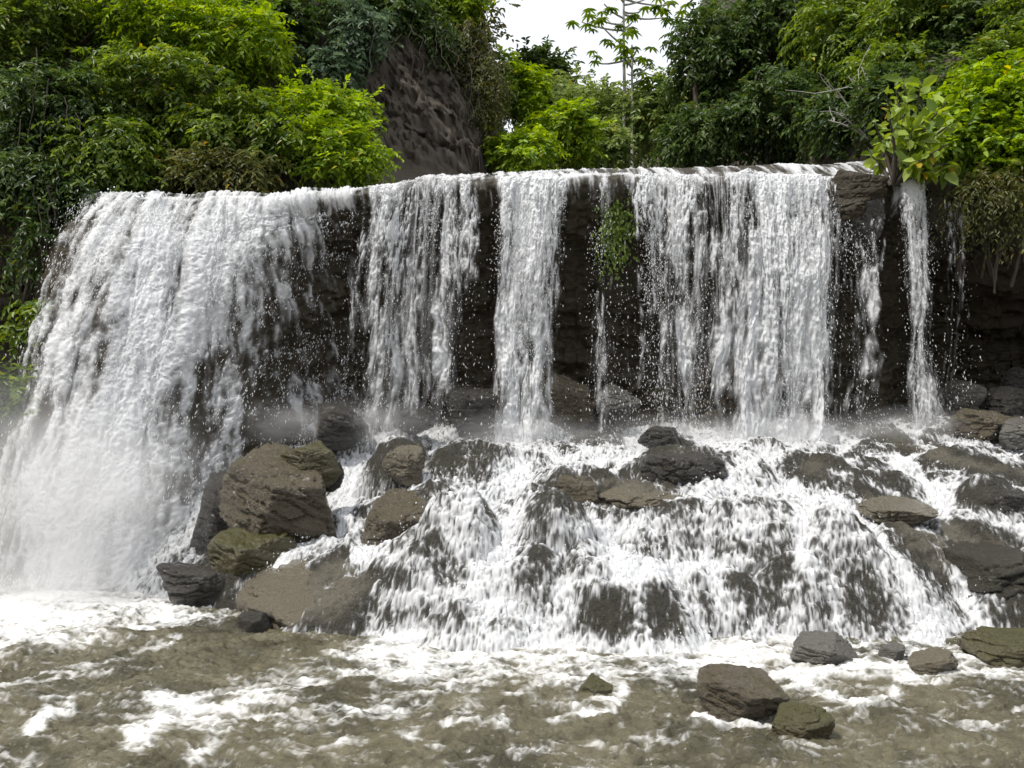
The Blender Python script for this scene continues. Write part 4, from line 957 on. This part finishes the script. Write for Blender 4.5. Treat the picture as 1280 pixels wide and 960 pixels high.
plant('tree', 'mid green tree right of the twin pale trunks', 'tree', 828, 140, 24, 42, 66, 'PA', 229, 90, L=.16, W=.08, tl=.5, trunk=.1, clr=.4)
# right
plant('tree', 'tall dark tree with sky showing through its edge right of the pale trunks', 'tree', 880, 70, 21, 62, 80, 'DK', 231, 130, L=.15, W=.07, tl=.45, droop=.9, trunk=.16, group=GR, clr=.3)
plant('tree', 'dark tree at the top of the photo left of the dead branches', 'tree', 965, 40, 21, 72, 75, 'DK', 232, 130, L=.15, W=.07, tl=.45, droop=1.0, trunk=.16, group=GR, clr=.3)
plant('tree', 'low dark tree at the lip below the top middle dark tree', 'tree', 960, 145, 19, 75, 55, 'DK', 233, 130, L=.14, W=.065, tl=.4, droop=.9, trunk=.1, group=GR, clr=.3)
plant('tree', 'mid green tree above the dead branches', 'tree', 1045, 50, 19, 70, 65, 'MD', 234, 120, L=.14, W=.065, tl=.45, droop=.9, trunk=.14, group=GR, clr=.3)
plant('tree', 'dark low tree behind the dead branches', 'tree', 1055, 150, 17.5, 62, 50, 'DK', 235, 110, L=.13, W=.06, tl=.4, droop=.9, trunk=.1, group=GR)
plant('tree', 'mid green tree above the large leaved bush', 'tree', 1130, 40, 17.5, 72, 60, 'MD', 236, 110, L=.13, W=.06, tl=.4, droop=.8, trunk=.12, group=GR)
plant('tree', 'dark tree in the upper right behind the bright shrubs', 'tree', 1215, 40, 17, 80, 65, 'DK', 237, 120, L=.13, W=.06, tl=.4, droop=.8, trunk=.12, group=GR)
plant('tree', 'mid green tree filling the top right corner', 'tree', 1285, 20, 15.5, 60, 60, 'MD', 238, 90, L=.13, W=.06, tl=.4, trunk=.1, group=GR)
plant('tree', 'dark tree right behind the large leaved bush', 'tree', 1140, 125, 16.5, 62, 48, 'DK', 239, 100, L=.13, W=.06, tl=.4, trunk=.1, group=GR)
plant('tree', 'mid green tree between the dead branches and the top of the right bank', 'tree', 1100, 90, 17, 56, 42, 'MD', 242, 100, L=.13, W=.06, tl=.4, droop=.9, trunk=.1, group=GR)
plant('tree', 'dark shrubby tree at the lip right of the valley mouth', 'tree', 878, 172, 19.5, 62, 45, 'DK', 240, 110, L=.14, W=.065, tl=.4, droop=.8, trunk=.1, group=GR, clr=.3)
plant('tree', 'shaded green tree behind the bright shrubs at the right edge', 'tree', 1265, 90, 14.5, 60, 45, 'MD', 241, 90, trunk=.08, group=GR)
# right bank
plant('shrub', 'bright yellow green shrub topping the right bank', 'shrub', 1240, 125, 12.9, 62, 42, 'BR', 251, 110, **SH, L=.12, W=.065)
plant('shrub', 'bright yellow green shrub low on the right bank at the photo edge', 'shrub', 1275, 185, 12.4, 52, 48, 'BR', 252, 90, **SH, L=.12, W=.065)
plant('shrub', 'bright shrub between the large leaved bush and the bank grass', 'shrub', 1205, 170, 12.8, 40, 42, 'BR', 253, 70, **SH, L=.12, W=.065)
plant('shrub', 'trailing olive plant hanging over the cave mouth', 'shrub', 1250, 245, 12.1, 50, 36, 'OL', 254, 60, crown='foliage', trunkname='stem', stems=2, trunk=.012, droop=1.5, L=.09, W=.03, depth=.6, bare=5)
print('plants', round(time.time() - T0, 1))

# large-leaved bush growing on the lip
def big_leaf_bush():
    r = np.random.RandomState(300)
    base = P(1120, 232, 12.3)
    root = thing('bush', base, 'large leaved bush with dark stems growing from the lip above the falling water', 'bush')
    tips = [(1108, 120), (1100, 170), (1085, 185), (1128, 95), (1150, 110), (1160, 145), (1175, 165), (1140, 160), (1190, 120), (1160, 190), (1180, 215), (1115, 150), (1195, 150), (1170, 215), (1135, 130), (1168, 120), (1185, 180), (1150, 200), (1205, 200), (1120, 110), (1145, 175), (1090, 150)]
    paths, LA = [], []
    for (tx, ty) in tips:
        tip = P(tx, ty, 12.2 + r.normal(0, .35)) - base
        mid = tip * .45 + np.array([r.normal(0, .05), r.normal(0, .05), .1])
        p = np.concatenate([branch((r.normal(0, .05), 0, 0), mid, .035, .022, r, 6, .08)[0], branch(mid, tip, .02, .008, r, 6, .1)[0][1:]])
        paths.append((p, np.linspace(.034, .007, len(p))))
        nlv = 18
        k = r.uniform(.45, 1.02, nlv); pos = np.stack([np.interp(k, np.linspace(0, 1, len(p)), p[:, q]) for q in range(3)], 1)
        A = unit(r.normal(0, .8, (nlv, 3)) + np.array([[0, -.2, -.25]])); Nn = unit(r.normal(0, .45, (nlv, 3)) + np.array([[0, -.55, .7]]))
        small = r.rand() < .35
        Ln = r.uniform(.14, .29, nlv) * (.6 if small else 1); m = np.clip(r.normal(.55, .3, nlv), 0, 1)[:, None]
        lo, hi = np.array([.10, .17, .02]), np.array([.34, .44, .07])
        col = lo + (hi - lo) * m; yy = r.rand(nlv) < .012; col[yy] = (.42, .30, .03)
        LA.append((pos + A * .03, A, Nn, Ln, Ln * r.uniform(.5, .68, nlv), col))
    V, F, col = leaf_geo(*[np.concatenate(q) for q in zip(*LA)], fold=.12)
    np_mesh('foliage', V, F, M_leaf, root, True, tint=col)
    Vt, Ft = tubes(paths, 6); np_mesh('stem', Vt, Ft, M_bark, root)
big_leaf_bush()

# twin pale-trunked trees with palmate leaf rosettes
def umbrella_tree(label, px, pyb, d, ptop, lean, seed, rosettes):
    r = np.random.RandomState(seed)
    base = P(px, pyb, d); base[2] = min(base[2], float(hill_z(base[0], base[1])) - .1)
    root = thing('pale_trunk_tree', base, label, 'tree', None)
    top = P(px + lean, ptop, d) - base
    tr = branch((0, 0, 0), top, .085, .025, r, 14, .015); paths, LA = [tr], []
    for (qx, qy, size) in rosettes:
        q = P(qx, qy, d + r.normal(0, .5)) - base
        hz = np.clip(q[2] / top[2] - .03, .2, 1); st = np.array([np.interp(hz, tr[0][:, 2] / top[2], tr[0][:, k]) for k in range(3)])
        paths.append(branch(st, q, .035, .018, r, 7, .03, -.06))
        for c in range(3):
            cc = q + r.normal(0, .22, 3) * size
            n = 8; ang = np.linspace(0, 2 * np.pi, n, endpoint=False) + r.rand()
            tl = r.normal(0, .2, 2)
            A = unit(np.stack([np.cos(ang), np.sin(ang), -.35 + .25 * (np.cos(ang) * tl[0] + np.sin(ang) * tl[1]) * 2], 1)); Nn = unit(np.tile([[0, 0, 1.]], (n, 1)) + r.normal(0, .15, (n, 3)))
            Ln = np.full(n, .32 * size) * r.uniform(.8, 1.1, n); m = r.rand(n)[:, None]
            col = np.array([.07, .13, .02]) + np.array([.09, .11, .015]) * m
            LA.append((np.tile(cc, (n, 1)), A, Nn, Ln, Ln * .34, col))
    V, F, col = leaf_geo(*[np.concatenate(q) for q in zip(*LA)], fold=.1)
    np_mesh('crown', V, F, M_leaf, root, True, tint=col)
    Vt, Ft = tubes(paths, 8); np_mesh('trunk', Vt, Ft, M_palebark, root)
umbrella_tree('taller of two pale slender trunks with umbrella leaf rosettes against the sky', 778, 150, 24, -40, 2, 401,
              [(735, 18, 1), (752, 32, .9), (728, 28, .9), (742, 78, .8), (768, 48, .9), (800, 15, 1), (830, 22, 1), (845, 5, 1), (770, -10, 1.1), (790, 28, .9), (755, 5, .9), (815, -5, 1)])
umbrella_tree('shorter pale slender trunk with leaf rosettes just right of its taller twin', 791, 150, 23.5, 60, -1, 402,
              [(783, 72, .9), (800, 75, 1), (818, 80, .9), (805, 95, .9), (790, 56, 1), (797, 60, .9), (776, 64, .8)])

# dead branches
r = np.random.RandomState(500)
base = P(1095, 185, 15.5)
root = thing('dead_branch', base, 'leafless pale dead branches in front of the dark trees beside the bush', 'dead branch')
paths = []
for (x1, y1) in [(1045, 110), (1060, 95), (1080, 90), (1035, 150), (1070, 120), (1095, 100), (1050, 135)]:
    q = P(x1, y1, 15.5 + r.normal(0, .3)) - base
    b = branch((0, 0, 0), q, .03, .008, r, 10, .12, .1); paths.append(b)
    for j in range(3):
        s = b[0][r.randint(4, 9)]; paths.append(branch(s, s + r.normal(0, .4, 3) + np.array([0, 0, .2]), .012, .004, r, 6, .15))
V, F = tubes(paths, 5); np_mesh('limb', V, F, M_palebark, root)

# hanging vines and roots
def vine(label, px, t, b, d, seed, leaf=True, group='hanging vines', rad=.008):
    r = np.random.RandomState(seed)
    p0 = P(px, t, d); p1 = P(px + r.normal(0, 6), b, d - .1)
    root = thing('hanging_vine', p1, label, 'vine', group)
    n = 16; tq = np.linspace(0, 1, n)[:, None]
    pts = (p0 - p1) * (1 - tq) + np.cumsum(r.normal(0, .03 if leaf else .055, (n, 3)), 0) * np.array([1, .6, .3])
    V, F = tubes([(pts, np.linspace(rad, rad * .5, n))], 5); np_mesh('stem', V, F, M_bark, root)
    if leaf:
        k = r.randint(2, n, 10); m = len(k)
        pos = pts[k]; A = unit(r.normal(0, .6, (m, 3)) + np.array([[0, -.2, -.7]])); Nn = unit(r.normal(0, .4, (m, 3)) + np.array([[0, -.6, .5]]))
        Ln = r.uniform(.07, .13, m); col = np.array([.03, .06, .012]) + r.rand(m, 1) * np.array([.05, .07, .015])
        V, F, c = leaf_geo(pos, A, Nn, Ln, Ln * .45, col); np_mesh('foliage', V, F, M_leaf, root, True, tint=c)
for i, (px, t, b, d) in enumerate([(48, 60, 300, 12.0), (62, 100, 260, 12.0), (80, 120, 280, 11.9), (95, 140, 290, 12.0), (28, 150, 330, 11.8), (15, 200, 380, 11.6), (70, 210, 330, 11.7), (104, 190, 265, 12.1), (40, 230, 420, 11.4), (58, 260, 390, 11.4)]):
    vine('thin leafy vine hanging down the black wall at the left edge', px, t, b, d, 600 + i, True, 'vines hanging down the black wall')
for i in range(26):
    r = np.random.RandomState(700 + i)
    px = 470 + i * 6.2 + r.normal(0, 3); t = 25 + r.rand() * 45; b = 75 + r.rand() ** 1.6 * 110
    vine('dry bare root hanging over the bare bluff', px, t, b, min(surf_d(px, t), surf_d(px, b)) - .55, 800 + i, False, 'dry roots hanging over the bluff', .007)
for i in range(12):
    r = np.random.RandomState(900 + i)
    vine('dry rootlet dangling from the right bank over the cave', 1205 + i * 8 + r.normal(0, 3), 240, 290 + r.rand() * 55, 12.0, 950 + i, False, 'rootlets dangling over the cave', .004)

# moss on the cliff face
def moss(label, px, py, d, rw, rh, seed, n, pal):
    r = np.random.RandomState(seed); base = P(px, py + rh, d)
    root_c = P(px, py, d) - base
    q = r.normal(0, .45, (n, 3)) * np.array([rw / FOC * d, .12, rh / FOC * d]) + root_c
    q[:, 0] += .35 * (fbm2(q[:, 2] * 3, q[:, 2] * 0 + 1, seed, 3) - .5)
    A = unit(np.stack([r.normal(0, .4, n), -.3 + r.normal(0, .3, n), -.8 + r.normal(0, .4, n)], 1)); Nn = unit(r.normal(0, .4, (n, 3)) + np.array([[0, -1, .4]]))
    Ln = r.uniform(.04, .10, n); lo, hi = np.array(PAL[pal][0]), np.array(PAL[pal][1])
    col = lo + (hi - lo) * r.rand(n, 1)
    V, F, c = leaf_geo(q, A, Nn, Ln, Ln * .5, col)
    o = np_mesh('moss', V, F, M_leaf, None, True, tint=c); o.location = tuple(base)
    tag(o, label, 'moss', kind='stuff')
moss('green moss streaking down the cliff behind the thin trickles', 768, 285, 12.5, 24, 58, 1001, 900, 'MD')

# undergrowth carpeting the slopes (uncountable)
r = np.random.RandomState(1100)
n = 26000
X = r.uniform(-13, 14, n * 3); Y = r.uniform(12.3, 60, n * 3); Zq = hill_z(X, Y)
px, py = proj(X, Y, Zq)
bare = (px > 455) & (px < 625) & (Y < 21) & (py > 40)
river = (np.abs(X - 1.5 - .05 * Y) < 3.0) & (Y < 18) & (Zq < 6.9)
ok = ~bare & ~river & (px > -60) & (px < 1340) & (py > -80) & (py < 260) & (Zq > 6.0) & (r.rand(len(X)) < np.clip(18 / Y, .4, 1))
X, Y, Zq = X[ok], Y[ok], Zq[ok]; m = len(X)
C = np.stack([X, Y, Zq + r.rand(m) * .3], 1); D = unit(r.normal(0, .6, (m, 3)) + np.array([[0, -.3, .5]]))
la = twig_leaves(r, C, D, 5, .35, .13, .06, 'DK', .6)
V, F, col = leaf_geo(*la)
tag(np_mesh('undergrowth', V, F, M_leaf, None, True, tint=col), 'dark leafy undergrowth carpeting the slopes above the fall', 'undergrowth', kind='stuff')
print('done', m, round(time.time() - T0, 1))

# drifting spray where the falls land
def mist_mat(dens):
    m, nt, out = new_mat('spray_mist'); L = nt.links
    co = nd(nt, 'TexCoord'); ln = nd(nt, 'VectorMath', operation='LENGTH'); L.new(co.outputs['Object'], ln.inputs[0])
    mr = nd(nt, 'MapRange', interpolation_type='SMOOTHERSTEP'); mr.inputs['From Min'].default_value = 1.0; mr.inputs['From Max'].default_value = 0.1
    mr.inputs['To Min'].default_value = 0; mr.inputs['To Max'].default_value = 1; L.new(ln.outputs['Value'], mr.inputs['Value'])
    nz_ = noise_node(nt, co.outputs['Object'], 2.6, 3, .6); m1 = nd(nt, 'MapRange'); m1.inputs['From Min'].default_value = .3; m1.inputs['From Max'].default_value = .7; m1.inputs['To Max'].default_value = 2.0
    L.new(nz_.outputs['Fac'], m1.inputs['Value'])
    mu = nd(nt, 'Math', operation='MULTIPLY'); L.new(mr.outputs['Result'], mu.inputs[0]); L.new(m1.outputs['Result'], mu.inputs[1])
    mu2 = nd(nt, 'Math', operation='MULTIPLY'); mu2.inputs[1].default_value = dens; L.new(mu.outputs[0], mu2.inputs[0])
    v = nd(nt, 'VolumePrincipled'); v.inputs['Color'].default_value = (.99, .99, .995, 1); v.inputs['Anisotropy'].default_value = .1
    L.new(mu2.outputs[0], v.inputs['Density']); L.new(v.outputs[0], out.inputs['Volume'])
    return m
M_mist, M_mist2 = mist_mat(.55), mist_mat(.6)
D5, F5 = ICO[4]
for (px, py, d, rx, ry, rz) in [(50, 600, 9.5, 2.6, 1.2, 1.7), (105, 640, 9.1, 1.4, .8, 1.1), (50, 720, 9.0, 1.7, .8, .8), (30, 745, 8.7, 1.9, .6, .5), (350, 528, 11.4, 1.2, .5, .45), (455, 530, 11.6, 1.5, .6, .5), (650, 545, 11.5, 1.6, .6, .5), (840, 545, 11.5, 1.9, .6, .45), (985, 545, 11.4, 1.7, .7, .5), (1140, 535, 11.7, 1.7, .6, .42)]:
    o = np_mesh('mist', D5, F5, M_mist if px < 250 else M_mist2); o.location = tuple(P(px, py, d)); o.scale = (rx, ry, rz)
    tag(o, kind='stuff')
cy.volume_step_rate = 1.0; cy.volume_max_steps = 64
